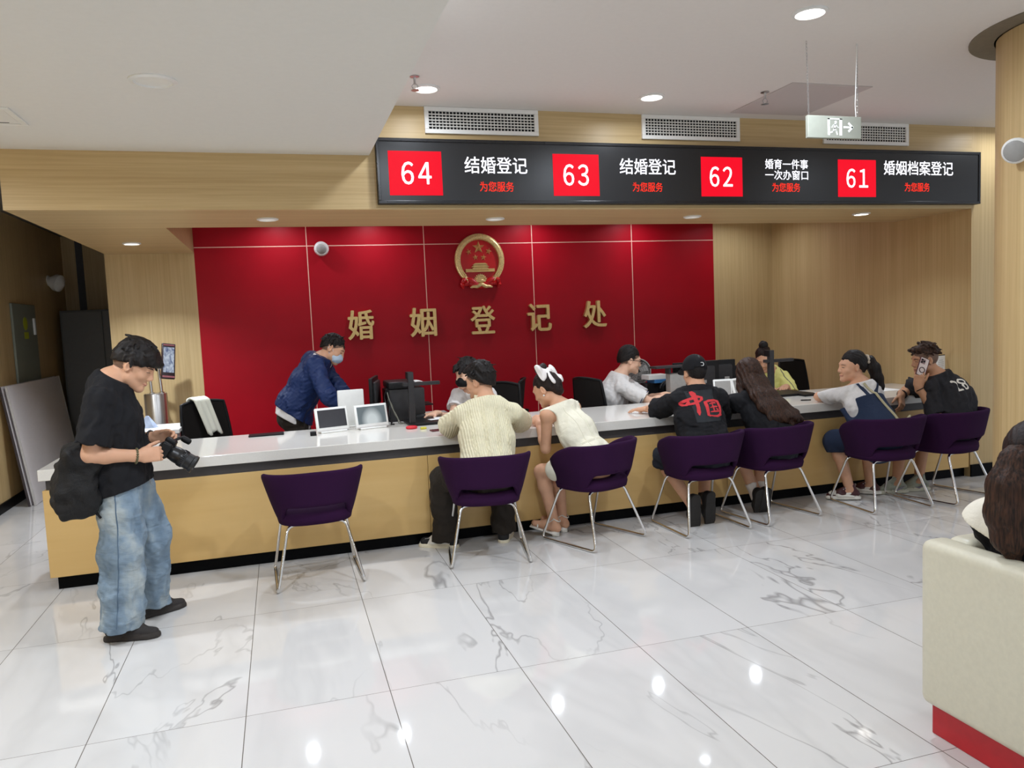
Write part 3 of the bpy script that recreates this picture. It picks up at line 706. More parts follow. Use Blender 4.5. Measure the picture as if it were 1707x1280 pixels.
def doc_camera(px, py, dx, lab):
    t = thing('document_camera', lab, 'document camera', (px, py, ZT), group='document cameras')
    b = new(); box2(b, (px-.03, py-.05, ZT), (px+.40*dx if dx > 0 else px+.03, py+.30, ZT+.022), .004); obj('mat_base', b, BLACK_P, t)
    b = new(); box2(b, (px-.02, py-.025, ZT+.022), (px+.025, py+.025, ZT+.43), .005); obj('mast', b, DARK_P, t, 40)
    b = new(); box2(b, (px-.028, py-.02, ZT+.375), (px+.02, py+.06, ZT+.43), .004); obj('head', b, BLACK_P, t)
    b = new(); box2(b, (px-.06, py-.02, ZT+.318), (px+.235, py+.028, ZT+.346), .004); obj('arm', b, DARK_P, t)
    return t
doc_camera(.965, 6.10, 1, 'black document camera with arm on the counter left of the cream-shirted man')
doc_camera(4.245, 6.05, 1, 'black document camera with arm behind the long-haired woman')
t = thing('office_printer', 'black office printer with loose cables and paper on top, behind the counter mast', 'printer', (1.0, 6.62, .785))
b = new(); box2(b, (.84, 6.46, .785), (1.14, 6.82, 1.06), .012); obj('body', b, DARK_P, t, 40)
b = new(); box2(b, (.835, 6.44, 1.062), (1.06, 6.80, 1.12), .012); obj('lid', b, BLACK_P, t, 40)
bx('side_panel', (.826, 6.47, .79), (.8395, 6.80, 1.05), BLACK_P, t); bx('output_tray', (1.141, 6.52, .90), (1.22, 6.76, .91), BLACK_P, t)
b = new(); P_ = [[b.verts.new((1.07+.13*i/6, 6.5+.2*j/2, 1.078+.035*math.sin(PI*(.35+.65*i/6)))) for j in range(3)] for i in range(7)]
for i in range(6):
    for j in range(2): b.faces.new((P_[i][j], P_[i+1][j], P_[i+1][j+1], P_[i][j+1]))
obj('paper', b, PAPER, t, 60).modifiers.new('t', 'SOLIDIFY').thickness = .002
rc = random.Random(3); CBL = plain('cable_grey', srgb(110, 108, 96), .5)
for k in range(4):
    b = new(); x = .80+.01*k; pts = [(.822, 6.45-.01*k, 1.07-.03*k)]
    for j in range(1, 8): pts.append((x+rc.uniform(-.02, .02)+.012*j*(k % 2), 6.43-.03*j+rc.uniform(-.01, .01), max(ZT+.008, 1.05-.04*j-.02*k)))
    tube(b, bend(pts, .03, 3), .0045, 6); obj('cable', b, CBL if k % 2 else BLACK_P, t, 60)
t = thing('monitor', 'black monitor seen edge-on behind the glowing display', 'monitor', (.74, 6.66, .785), group='monitors on the staff desks')
R = rotz(math.radians(77)); b = new(); box(b, (.735, 6.62, 1.03), (.46, .03, .27), .006, R); obj('screen', b, BLACK_P, t, 40)
b = new(); box(b, (.735+.022, 6.62-.004, 1.03), (.36, .03, .2), .012, R); obj('rear_case', b, DARK_P, t, 40)
b = new(); tube(b, [(.74, 6.63, .80), (.74, 6.63, .92)], .02, 10); lathe(b, [(.09, 0), (.09, .012), (.02, .02)], (.74, 6.63, .785), n=20); obj('stand', b, BLACK_P, t, 40)
t = thing('computer_screen', 'white back of a computer screen in front of the blue-jacketed man', 'computer', (.53, 6.45, .79))
b = new(); box(b, (.515, 6.36, .945), (.21, .035, .29), .008, rotz(.1)); obj('case', b, WHITE_P, t, 40)
b = new(); box2(b, (.44, 6.30, .79), (.60, 6.375, .803), .004); obj('foot', b, WHITE_P, t)
# mouse, cards, ring, clip, phone
b = new(); r = bmesh.ops.create_uvsphere(b, u_segments=16, v_segments=10, radius=1)['verts']
for v in r: v.co = Vector((1.09+.055*v.co.x, 6.42+.032*v.co.y, ZT+.023+.034*max(0, v.co.z)))
tag(obj('computer_mouse', b, BLACK_P, None, 60), 'black computer mouse under the masked clerk\'s hand', 'mouse')
MOUSEPAD = bx('mouse_pad', (1.0, 6.385, ZT), (1.32, 6.52, ZT+.004), BLACK_F); tag(MOUSEPAD, 'dark mouse pad on the desk by the clerk\'s hand', 'mat')
for k, (x, y, a) in enumerate(((1.17, 6.22, .2), (1.23, 6.30, -.1))):
    b = new(); box(b, (x, y, ZT+.0235), (.10, .065, .003), 0, rotz(a)); tag(obj('white_card', b, PAPER), ('white card on the black camera mat, nearer the viewer', 'white card on the black camera mat, nearer the red wall')[k], 'card', 'white cards')
b = new(); tube(b, [(.93+.035*math.cos(a), 5.93+.035*math.sin(a), ZT+.010) for a in [2*PI*i/20 for i in range(20)]], .011, 8, closed=True)
tag(obj('tape_ring', b, plain('red_tape', srgb(206, 30, 44), .4), None, 60), 'small red ring on the counter beside the camera mast', 'tape')
b = new(); box2(b, (.985, 5.83, ZT), (1.03, 5.86, ZT+.018), .005); tag(obj('yellow_eraser', b, plain('yellow_plastic', srgb(206, 196, 70), .5)), 'small yellow piece on the counter right of the red ring', 'eraser')
t = thing('smartphone', 'dark red smartphone lying by the cream-shirted man\'s elbow', 'phone', (1.11, 5.70, ZT))
b = new(); box(b, (1.11, 5.70, ZT+.005), (.15, .075, .009), .004, rotz(.1)); obj('case', b, plain('dark_red_case', srgb(96, 40, 46), .4), t)
b = new(); box(b, (1.11, 5.70, ZT+.0099), (.13, .06, .0006), 0, rotz(.1)); obj('screen', b, SCREEN_OFF, t)
def sheet(name, x, y, w, h, a, lab, z=ZT+.001, grp='papers on the counter'):
    b = new(); box(b, (x, y, z), (w, h, .0016), 0, rotz(a)); return tag(obj(name, b, PAPER), lab, 'paper', grp)
sheet('paper_sheet', 1.80, 5.78, .30, .21, .2, 'white form in front of the woman with the bow')
sheet('paper_sheet', 3.40, 5.86, .30, .21, -.1, 'white form on the counter between the man with red characters and the long-haired woman')
sheet('paper_sheet', 3.45, 6.26, .21, .297, .3, 'white form under the hands of the man in glasses')
sheet('paper_sheet', 4.98, 6.0, .42, .30, .05, 'white sheet on the counter behind the woman in dungarees')
sheet('paper_sheet', 5.36, 6.03, .30, .40, -.05, 'white sheet on the counter in front of the man on the phone')
b = new(); tube(b, [(5.18, 5.90, ZT+.007), (5.32, 5.93, ZT+.007)], .005, 8); tag(obj('pen', b, BLACK_P), 'dark pen on the white papers by the dungarees woman\'s ponytail', 'pen')
b = new(); tube(b, [(4.27, 5.66, ZT+.006), (4.35, 5.63, ZT+.006)], .005, 8); tag(obj('pen', b, BLACK_P), 'short dark pen by the dungarees woman\'s elbow', 'pen')
b = new(); box2(b, (4.50, 5.90, ZT), (4.66, 6.10, ZT+.02), .004); tag(obj('flat_tray', b, BLACK_P), 'flat black pad on the counter right of the long-haired woman', 'tray')
t = thing('paper_stand', 'white printed notice on a dark stand by the right wall', 'sign', (5.84, 5.66, ZT))
b = new(); R = rotz(.25); box(b, (5.80, 5.68, ZT+.175), (.13, .006, .26), 0, R); obj('notice_sheet', b, PAPER, t)
b = new(); box(b, (5.803, 5.688, ZT+.172), (.14, .008, .28), .002, R); obj('holder', b, BLACK_P, t)
b = new(); box2(b, (5.73, 5.64, ZT), (5.87, 5.74, ZT+.03), .004); obj('stand_base', b, BLACK_P, t)
b = new()
for k in range(9): box(b, (5.80, 5.6765, ZT+.265-.018*k), (.09 if k % 4 else .06, .001, .003), 0, R)
obj('print_lines', b, plain('print_grey', srgb(150, 154, 170), .7), t)

# staff side of the right-hand desk
def monitor(x, y, w, h, z0, rz, lab):
    t = thing('monitor', lab, 'monitor', (x, y, .785), group='monitors on the staff desks'); R = rotz(rz)
    b = new(); box(b, (x, y, z0+h/2), (w, .03, h), .006, R); obj('screen', b, BLACK_P, t, 40)
    b = new(); box(b, (x, y, z0+h/2), (w*.8, .07, h*.7), .02, R); obj('rear_case', b, DARK_P, t, 40)
    b = new(); tube(b, [(x, y, .79), (x, y, z0+.1)], .02, 10); box(b, (x, y, .793), (.24, .18, .014), .004, R); obj('stand', b, BLACK_P, t, 40)
    b = new(); box(b, Vector((x, y, z0+h*.35)) + R @ Vector((.07, -.0355, 0)), (.05, .002, .03), 0, R); obj('port_label', b, GREY_P, t)
monitor(3.80, 6.60, .50, .30, .82, .04, 'black monitor behind the head of the man in the cap')
monitor(4.16, 6.78, .34, .28, .83, -.12, 'black monitor just left of the clerk in yellow')
t = thing('grey_file_box', 'grey upright box on the desk left of the man in the cap', 'box', (3.48, 6.5, .785))
b = new(); box2(b, (3.455, 6.47, .785), (3.62, 6.56, 1.03), .005); obj('body', b, GREY_P, t); b = new(); box2(b, (3.30, 6.44, 1.085), (3.62, 6.58, 1.105), .003)
box2(b, (3.44, 6.46, 1.0299), (3.46, 6.54, 1.086)); obj('shelf_top', b, DARK_P, t)
t = thing('book_stack', 'white and blue boxes stacked behind the black desk phone', 'box', (3.47, 6.82, .785))
b = new(); box2(b, (3.37, 6.74, .96), (3.58, 6.90, 1.005), .003); obj('white_box', b, WHITE_P, t); b = new(); box2(b, (3.43, 6.735, .925), (3.60, 6.90, .9595), .003); obj('blue_box', b, plain('blue_card', srgb(60, 120, 176), .5), t)
b = new(); box2(b, (3.36, 6.76, .785), (3.60, 6.90, .9245), .003); obj('black_box', b, BLACK_P, t)
t = thing('desk_fan', 'small round grey desk fan by the man in glasses', 'fan', (3.28, 6.98, .785))
fc = Vector((3.40, 7.02, 1.03)); ax = Vector((-.25, -1, .1)).normalized(); x_, y_, _ = frame(ax)
b = new()
for r in (.02, .045, .07, .095, .118): tube(b, [fc+ax*(.04*(1-(r/.125)**2)) + (x_*math.cos(a)+y_*math.sin(a))*r for a in [2*PI*i/32 for i in range(32)]], .003, 5, closed=True)
for k in range(32):
    a = 2*PI*k/32; dd = x_*math.cos(a)+y_*math.sin(a); tube(b, [fc+ax*.04+dd*.015, fc+ax*.03+dd*.07, fc+dd*.118], .0022, 5)
obj('grille', b, GREY_P, t, 60)
b = new(); lathe(b, [(.125, -.03), (.128, 0), (.118, .004), (.118, -.03)], fc, ax, n=40); obj('housing', b, GREY_P, t, 60)
b = new()
for k in range(5):
    a = 2*PI*k/5; d1 = x_*math.cos(a)+y_*math.sin(a); d2 = x_*math.cos(a+.75)+y_*math.sin(a+.75)
    vs = [b.verts.new(fc-ax*.018+d1*.02), b.verts.new(fc-ax*.006+d1*.105), b.verts.new(fc-ax*.02+d2*.105), b.verts.new(fc-ax*.026+d2*.02)]; b.faces.new(vs)
o = obj('blades', b, LGREY_P, t); o.modifiers.new('t', 'SOLIDIFY').thickness = .003
b = new(); tube(b, [fc-ax*.03-Vector((0, 0, .11)), (fc.x, fc.y+.03, .80)], .012, 8); lathe(b, [(.075, 0), (.075, .012), (.03, .02)], (fc.x, fc.y+.03, .785), n=20); obj('stand', b, GREY_P, t, 50)
t = thing('staff_desk', 'narrow desk behind the man in glasses carrying the small fan', 'desk', (3.4, 7.1, 0))
bx('desk_top', (3.18, 6.96, .75), (3.62, 7.3, .785), LGREY_P, t); bx('leg_panel', (3.2, 6.98, 0), (3.6, 7.28, .7495), LGREY_P, t)
t = thing('scanner', 'black scanner with curved lid on the desk in front of the man in glasses', 'scanner', (3.55, 6.62, .785))
b = new(); N = 12; prism(b, [(-.17, 0), (.17, 0)] + [(.17*math.cos(PI*k/N), .09+.09*math.sin(PI*k/N)) for k in range(N+1)], (3.64, 6.76, .785), (1, 0, 0), (0, 0, 1), .12); obj('body', b, BLACK_P, t, 50)
b = new(); tube(b, [(3.64+.172*math.cos(PI*k/N), 6.70, .785+.092+.09*math.sin(PI*k/N)) for k in range(N+1)], .008, 6); obj('lid_edge', b, DARK_P, t, 50)

# face terminal on its stand, tray with tissues
t = thing('face_terminal', 'wall-side face scanner with glowing screen on twin chrome tubes and steel pedestal', 'terminal', (-1.19, 8.12, 0))
b = new(); lathe(b, [(.105, .0), (.105, 1.03), (.10, 1.04), (.001, 1.04)], (-1.187, 8.12, 0), n=36); obj('pedestal', b, STEEL, t, 40)
for x in (-1.215, -1.128): 
    b = new(); tube(b, [(x, 8.10, 1.03), (x-.012, 8.10, 1.29)], .016, 12); lathe(b, [(.026, 1.04), (.026, 1.052), (.017, 1.056)], (x, 8.10, 0), n=16); obj('chrome_tube', b, CHROME, t, 50)
b = new(); tube(b, bend([(-1.14, 8.10, 1.285), (-1.08, 8.08, 1.285), (-1.04, 8.05, 1.27)], .02), .018, 8); obj('bracket', b, CHROME, t, 50)
R = rotz(.42) @ Matrix.Rotation(math.radians(9), 3, 'Y') @ Matrix.Rotation(math.radians(-12), 3, 'X')
cF = Vector((-1.035, 8.0, 1.345))
b = new(); box(b, cF, (.125, .03, .345), .008, R); obj('terminal_case', b, plain('terminal_black', srgb(34, 20, 22), .3), t, 40)
tS = NT('terminal_screen'); v = tS.coord((1, 1, .5)); nz = tS.noise(v, 26, 4, .6, 1.5)
tS.link(tS.ramp(nz.outputs['Fac'], [(.35, srgb(84, 104, 150)), (.62, srgb(216, 228, 244))]), tS.b.inputs['Emission Color']); tS.setp(Emission_Strength=.75, Base_Color=(.02, .02, .02, 1), Roughness=.2)
b = new(); box(b, cF + R @ Vector((0, -.0158, .012)), (.098, .002, .245), 0, R); obj('screen', b, tS.m, t)
b = new(); box(b, cF + R @ Vector((0, -.0158, -.152)), (.11, .004, .018), .001, R); ROSE = plain('rose_metal', srgb(150, 92, 96), .35, .6); obj('speaker_bar', b, ROSE, t)
b = new(); box(b, cF + R @ Vector((0, -.0158, .155)), (.10, .003, .012), .001, R); obj('lens_bar', b, ROSE, t)
t = thing('low_cabinet', 'low white-topped cabinet in front of the wood wall behind the photographer', 'cabinet', (-1.0, 7.0, 0))
bx('body', (-1.25, 6.75, 0), (-.85, 7.2, .80), LGREY_P, t, .004); bx('top', (-1.27, 6.73, .80), (-.83, 7.22, .832), WHITE_P, t, .003)
b = new(); r = bmesh.ops.create_cone(b, cap_ends=True, segments=5, radius1=.07, radius2=.01, depth=.10)['verts']
for v in r: v.co = Vector((v.co.x*1.2-1.10, v.co.y*.6+7.0, v.co.z+.883))
tag(obj('tissue_pack', b, plain('blue_white_pack', srgb(190, 206, 236), .5, var=.25, scale=16)), 'crumpled blue and white packet on the low white cabinet', 'packet')
b = new(); box2(b, (-.28, 6.18, ZT), (-.02, 6.30, ZT+.012), .003); tag(obj('keyboard_tray', b, BLACK_P), 'flat black slab at the rear edge of the left worktop', 'tray')
# ------------------------------------------------------------------ smooth surfaces from distance fields (for bodies, hair and cloth)
V = lambda *a: np.array(a, np.float64)
def nrm(v): v = np.asarray(v, float); return v/max(np.linalg.norm(v), 1e-9)
def cone(a, b, ra, rb, flat=None):
    """tapered capsule; flat=(direction, k) squeezes the section along a direction"""
    a, b = np.asarray(a, float), np.asarray(b, float); d = b-a; L2 = max(float(d@d), 1e-10); R = max(ra, rb)
    def f(X, Y, Z):
        px, py, pz = X-a[0], Y-a[1], Z-a[2]
        t = np.clip((px*d[0]+py*d[1]+pz*d[2])/L2, 0, 1)
        qx, qy, qz = px-t*d[0], py-t*d[1], pz-t*d[2]
        r = ra+t*(rb-ra)
        if flat is None: return np.sqrt(qx*qx+qy*qy+qz*qz)-r
        n, k = flat; c = qx*n[0]+qy*n[1]+qz*n[2]; e = c*(1/k-1)
        sx, sy, sz = qx+n[0]*e, qy+n[1]*e, qz+n[2]*e; m = np.sqrt(sx*sx+sy*sy+sz*sz)+1e-9
        w = (c/k)/m; return (m-r)/np.sqrt(1-w*w+w*w/(k*k))
    return np.minimum(a, b)-R, np.maximum(a, b)+R, f
def ell(c, A, r):
    """ellipsoid: centre, 3 axes as rows, radii"""
    c = np.asarray(c, float); A = np.asarray(A, float); r = np.asarray(r, float); e = np.sqrt(((A.T*r)**2).sum(1))
    def f(X, Y, Z):
        px, py, pz = X-c[0], Y-c[1], Z-c[2]; k0 = 0; k1 = 0
        for i in range(3):
            q = px*A[i, 0]+py*A[i, 1]+pz*A[i, 2]; k0 = k0+(q/r[i])**2; k1 = k1+(q/r[i]**2)**2
        k0 = np.sqrt(k0); k1 = np.sqrt(k1)+1e-9; return k0*(k0-1)/k1
    return c-e, c+e, f
def rbox(c, A, h, r):
    c = np.asarray(c, float); A = np.asarray(A, float); h = np.asarray(h, float); e = (np.abs(A.T)*h).sum(1)
    def f(X, Y, Z):
        px, py, pz = X-c[0], Y-c[1], Z-c[2]; s = 0; mx = None
        for i in range(3):
            q = np.abs(px*A[i, 0]+py*A[i, 1]+pz*A[i, 2])-(h[i]-r); s = s+np.maximum(q, 0)**2; mx = q if mx is None else np.maximum(mx, q)
        return np.sqrt(s)+np.minimum(mx, 0)-r
    return c-e, c+e, f
def clip(p, *planes):
    """keep the side of each (point, normal) plane that the normal points away from"""
    lo, hi, f = p
    def g(X, Y, Z):
        d = f(X, Y, Z)
        for q, n in planes: d = np.maximum(d, (X-q[0])*n[0]+(Y-q[1])*n[1]+(Z-q[2])*n[2])
        return d
    return lo, hi, g
def ripple(p, amp, freq, seed=0, axis=None, warp=1.0):
    """folds or strands: sums of warped sine waves added to the distance; axis = direction along which they run"""
    lo, hi, f = p; r = np.random.RandomState(seed); W_ = []
    for k in range(5):
        v = r.normal(size=3); v /= np.linalg.norm(v)
        if axis is not None: v = v-nrm(axis)*(v@nrm(axis))*.97; v /= np.linalg.norm(v)
        W_.append((v*freq*r.uniform(.6, 1.5), r.uniform(0, 6.3), r.normal(size=3)*freq*.25))
    def g(X, Y, Z):
        s = 0
        for v, ph, u in W_: s = s+np.sin(X*v[0]+Y*v[1]+Z*v[2]+ph+warp*np.sin(X*u[0]+Y*u[1]+Z*u[2]))
        return f(X, Y, Z)+amp*.45*s
    return lo-amp, hi+amp, g
class SDF:
    def __init__(s, h): s.h = h; s.ops = []
    def add(s, p, k=.012, lab=0): s.ops.append((0, p, k, lab)); return s
    def sub(s, p, k=.004): s.ops.append((1, p, k, 0)); return s
    def cut(s, q, n): s.ops.append((2, (np.asarray(q, float), nrm(n)), 0, 0)); return s
    def wave(s, amp, freq, seed=0, axis=None, warp=1.0):
        s.ops.append((3, ripple((V(0, 0, 0), V(0, 0, 0), lambda X, Y, Z: 0*(X+Y+Z)), amp, freq, seed, axis, warp)[2], 0, 0)); return s
    def mesh(s, name, mats, parent=None):
        h = s.h; P = [o[1] for o in s.ops if o[0] == 0]
        lo = np.min([p[0] for p in P], 0)-4*h; hi = np.max([p[1] for p in P], 0)+4*h; n = np.ceil((hi-lo)/h).astype(int)+1
        D = np.full(n, 5., np.float32); best = np.full(n, 5., np.float32); lab = np.zeros(n, np.int8)
        ax = [(lo[i]+h*np.arange(n[i])).astype(np.float32) for i in range(3)]
        def sl(a, b): return tuple(slice(max(0, int((a[i]-lo[i])/h)), min(n[i], int((b[i]-lo[i])/h)+2)) for i in range(3))
        for typ, p, k, lb in s.ops:
            if typ == 2:
                q, m = p; D = np.maximum(D, ((ax[0]-q[0])*m[0])[:, None, None]+((ax[1]-q[1])*m[1])[None, :, None]+((ax[2]-q[2])*m[2])[None, None, :]); continue
            if typ == 3: D = D+np.where(np.abs(D) < .06, p(ax[0][:, None, None], ax[1][None, :, None], ax[2][None, None, :]), 0).astype(np.float32); continue
            pad = max(k, .004)+2*h; S = sl(p[0]-pad, p[1]+pad)
            if any(q.stop <= q.start for q in S): continue
            d = p[2](ax[0][S[0]][:, None, None], ax[1][S[1]][None, :, None], ax[2][S[2]][None, None, :]).astype(np.float32); A = D[S]
            if typ == 0:
                hh = np.maximum(k-np.abs(A-d), 0)/k; D[S] = np.minimum(A, d)-hh*hh*k*.25
                m = d < best[S]; best[S] = np.where(m, d, best[S]); L = lab[S]; L[m] = lb
            else:
                d = -d; hh = np.maximum(k-np.abs(A-d), 0)/k; D[S] = np.maximum(A, d)+hh*hh*k*.25
        D[0] = D[-1] = 1; D[:, 0] = D[:, -1] = 1; D[:, :, 0] = D[:, :, -1] = 1
        ins = D < 0; cnt = np.zeros(tuple(q-1 for q in n), np.int8)
        for i in (0, 1):
            for j in (0, 1):
                for kk in (0, 1): cnt += ins[i:n[0]-1+i, j:n[1]-1+j, kk:n[2]-1+kk]
        act = (cnt > 0) & (cnt < 8); I = np.argwhere(act); idx = np.full(act.shape, -1, np.int32); idx[act] = np.arange(len(I))
        acc = np.zeros((len(I), 3)); num = np.zeros(len(I)); cr = [(0, 0, 0), (1, 0, 0), (0, 1, 0), (0, 0, 1), (1, 1, 0), (1, 0, 1), (0, 1, 1), (1, 1, 1)]
        val = {c: D[I[:, 0]+c[0], I[:, 1]+c[1], I[:, 2]+c[2]].astype(float) for c in cr}
        for a in cr:
            for e in range(3):
                if a[e]: continue
                c = tuple(a[i]+(1 if i == e else 0) for i in range(3)); va, vb = val[a], val[c]; m = (va < 0) != (vb < 0)
                t = np.where(m, va/np.where(m, va-vb, 1), 0); pt = np.tile(np.array(a, float), (len(I), 1)); pt[:, e] += t
                acc[m] += pt[m]; num[m] += 1
        co = lo+h*(I+acc/num[:, None]); Q = []
        for e in range(3):
            u, w = (e+1) % 3, (e+2) % 3
            S0 = [slice(None)]*3; S1 = [slice(None)]*3; S0[e] = slice(0, -1); S1[e] = slice(1, None)
            ch = ins[tuple(S0)] != ins[tuple(S1)]; E_ = np.argwhere(ch); E_ = E_[(E_[:, u] > 0) & (E_[:, w] > 0)]
            def cell(du, dw): B = E_.copy(); B[:, u] -= du; B[:, w] -= dw; return idx[B[:, 0], B[:, 1], B[:, 2]]
            q = np.stack([cell(1, 1), cell(0, 1), cell(0, 0), cell(1, 0)], 1); fl = ~ins[E_[:, 0], E_[:, 1], E_[:, 2]]; q[fl] = q[fl][:, ::-1]; Q.append(q)
        Q = np.concatenate(Q); Q = Q[(Q >= 0).all(1)]
        me = bpy.data.meshes.new(name); me.vertices.add(len(co)); me.vertices.foreach_set('co', co.astype(np.float32).ravel())
        me.loops.add(Q.size); me.loops.foreach_set('vertex_index', Q.ravel().astype(np.int32)); me.polygons.add(len(Q))
        me.polygons.foreach_set('loop_start', np.arange(0, Q.size, 4, dtype=np.int32)); me.polygons.foreach_set('loop_total', np.full(len(Q), 4, np.int32))
        if isinstance(mats, (list, tuple)) and len(mats) > 1:
            fc = I[Q[:, 0]]; me.polygons.foreach_set('material_index', lab[fc[:, 0], fc[:, 1], fc[:, 2]].astype(np.int32))
        me.polygons.foreach_set('use_smooth', np.ones(len(Q), bool)); me.update(calc_edges=True); me.validate()
        return link_mesh(name, me, mats, parent)

# ------------------------------------------------------------------ cloth, skin and hair materials
def skin(name, c, v=.05): 
    t = NT(name); nz = t.noise(t.coord(), 22, 4); c2 = tuple(x*(1-v*1.6) for x in c[:3])+(1,); 
    t.link(t.ramp(nz.outputs['Fac'], [(.3, c2), (.7, c)]), t.b.inputs['Base Color']); t.setp(Roughness=.5, Specular_IOR_Level=.35, Subsurface_Weight=.08, Subsurface_Scale=.01)
    t.b.inputs['Subsurface Radius'].default_value = (1, .35, .2); return t.m
SKIN = skin('skin_warm', srgb(214, 164, 132)); SKIN_P = skin('skin_pale', srgb(226, 182, 154)); SKIN_T = skin('skin_tan', srgb(196, 146, 112))
LIP = plain('lips', srgb(186, 116, 102), .45); EYE = plain('eye_dark', srgb(36, 26, 24), .25); FADE = plain('cropped_hair', srgb(112, 86, 70), .7, var=.12, scale=300)
BROW = plain('eyebrow_hair', srgb(44, 34, 30), .7); NAIL = plain('nails', srgb(222, 178, 156), .35)
def hairmat(name, c, c2): 
    t = NT(name); nz = t.noise(t.coord((1, 1, .12)), 150, 3); t.link(t.ramp(nz.outputs['Fac'], [(.35, c), (.68, c2)]), t.b.inputs['Base Color'])
    t.setp(Roughness=.55, Specular_IOR_Level=.25); t.bump(nz.outputs['Fac'], .6, .004); return t.m
HAIR = hairmat('black_hair', srgb(18, 15, 14), srgb(34, 28, 26)); HAIR_B = hairmat('dark_brown_hair', srgb(30, 20, 15), srgb(72, 46, 32)); HAIR_BB = hairmat('blackish_brown_hair', srgb(24, 17, 15), srgb(46, 31, 26))
def cloth(name, c, rough=.9, var=.06, weave=260, bump=.12, fold=.35, stretch=(1, 1, 1)):
    t = NT(name); v = t.coord(stretch); a = t.noise(v, weave, 2); f = t.noise(t.coord(), 11, 4, .55, .7)
    t.link(t.ramp(a.outputs['Fac'], [(.3, tuple(x*(1-var) for x in c[:3])+(1,)), (.7, tuple(min(1, x*(1+var)) for x in c[:3])+(1,))]), t.b.inputs['Base Color'])
    t.setp(Roughness=rough, Specular_IOR_Level=.3)
    h = t.math('ADD', t.math('MULTIPLY', a.outputs['Fac'], bump), t.math('MULTIPLY', f.outputs['Fac'], 4*fold)); t.bump(h, .45, .012); return t.m
TEE_BLACK = cloth('black_cotton', srgb(24, 24, 27)); TEE_CHAR = cloth('charcoal_cotton', srgb(40, 39, 42)); TEE_WHITE = cloth('white_cotton', srgb(222, 219, 216)); NAVY = cloth('navy_nylon', srgb(20, 40, 84), .55)
DENIM_D = cloth('dark_denim', srgb(34, 46, 70), .85, .18, 300, .25); KNIT = cloth('cream_knit', srgb(232, 224, 192), .95, .07, 180, .5, .3, (1, 1, .35)); IVORY = cloth('ivory_satin_twill', srgb(234, 229, 208), .7, .03)
TROUSER = cloth('dark_brown_trousers', srgb(44, 38, 32)); SHORTS_D = cloth('dark_shorts', srgb(36, 38, 46)); YELLOW = cloth('pale_yellow_cotton', srgb(226, 222, 140)); 
def ribs(m, k, amt):
    nt = m.node_tree; tc = nt.nodes.new('ShaderNodeTexCoord'); sx = nt.nodes.new('ShaderNodeSeparateXYZ'); nt.links.new(tc.outputs['Object'], sx.inputs[0])
    w = nt.nodes.new('ShaderNodeMath'); w.operation = 'MULTIPLY'; w.inputs[1].default_value = k; nt.links.new(sx.outputs[0], w.inputs[0])
    sn = nt.nodes.new('ShaderNodeMath'); sn.operation = 'SINE'; nt.links.new(w.outputs[0], sn.inputs[0])
    b0 = [n for n in nt.nodes if n.type == 'BUMP'][0]; b1 = nt.nodes.new('ShaderNodeBump'); b1.inputs['Strength'].default_value = amt; b1.inputs['Distance'].default_value = .004
    nt.links.new(sn.outputs[0], b1.inputs['Height']); nt.links.new(b0.outputs[0], b1.inputs['Normal']); nt.links.new(b1.outputs[0], nt.nodes['Principled BSDF'].inputs['Normal'])
ribs(KNIT, 420, .5)
def jeans():
    t = NT('washed_light_denim'); v = t.coord((1, 1, .5)); a = t.noise(t.coord(), 330, 2); f = t.noise(v, 5.5, 4, .6, .4); g = t.noise(t.coord((1, 1, 3.2)), 9, 3, .5, .5)
    c = t.ramp(f.outputs['Fac'], [(.34, srgb(108, 128, 146)), (.52, srgb(138, 156, 170)), (.70, srgb(186, 192, 188))])
    c = t.mix(t.math('MULTIPLY', a.outputs['Fac'], .25), c, srgb(96, 114, 134)); t.link(c, t.b.inputs['Base Color']); t.setp(Roughness=.9, Specular_IOR_Level=.2)
    t.bump(t.math('ADD', t.math('MULTIPLY', a.outputs['Fac'], .15), t.math('MULTIPLY', g.outputs['Fac'], 1.6)), .5, .014); return t.m
JEANS = jeans()
SHOE_B = plain('black_brown_shoe', srgb(44, 39, 37), .75, var=.2, scale=90, bump=.1); SOLE_B = plain('dark_sole', srgb(52, 46, 42), .7); SHOE_BK = plain('black_shoe', srgb(24, 23, 24), .7, var=.1); SOLE_K = plain('black_rubber_sole', srgb(40, 37, 35), .75, var=.1)
SHOE_W = plain('white_shoe_leather', srgb(226, 222, 212), .5); SOLE_W = plain('cream_sole', srgb(226, 216, 190), .6); SHOE_G = plain('grey_green_mesh', srgb(142, 146, 130), .7, var=.12, scale=120); SOLE_G = plain('pale_sole', srgb(196, 194, 176), .6); SHOE_M = plain('maroon_leather', srgb(70, 28, 32), .5)
SOCK = cloth('white_sock', srgb(226, 216, 206)); MASK_B = cloth('pale_blue_mask', srgb(186, 204, 222), .8, .03, 400, .1, .1); MASK_K = cloth('black_mask', srgb(22, 22, 24), .8, .05, 400, .1, .1)

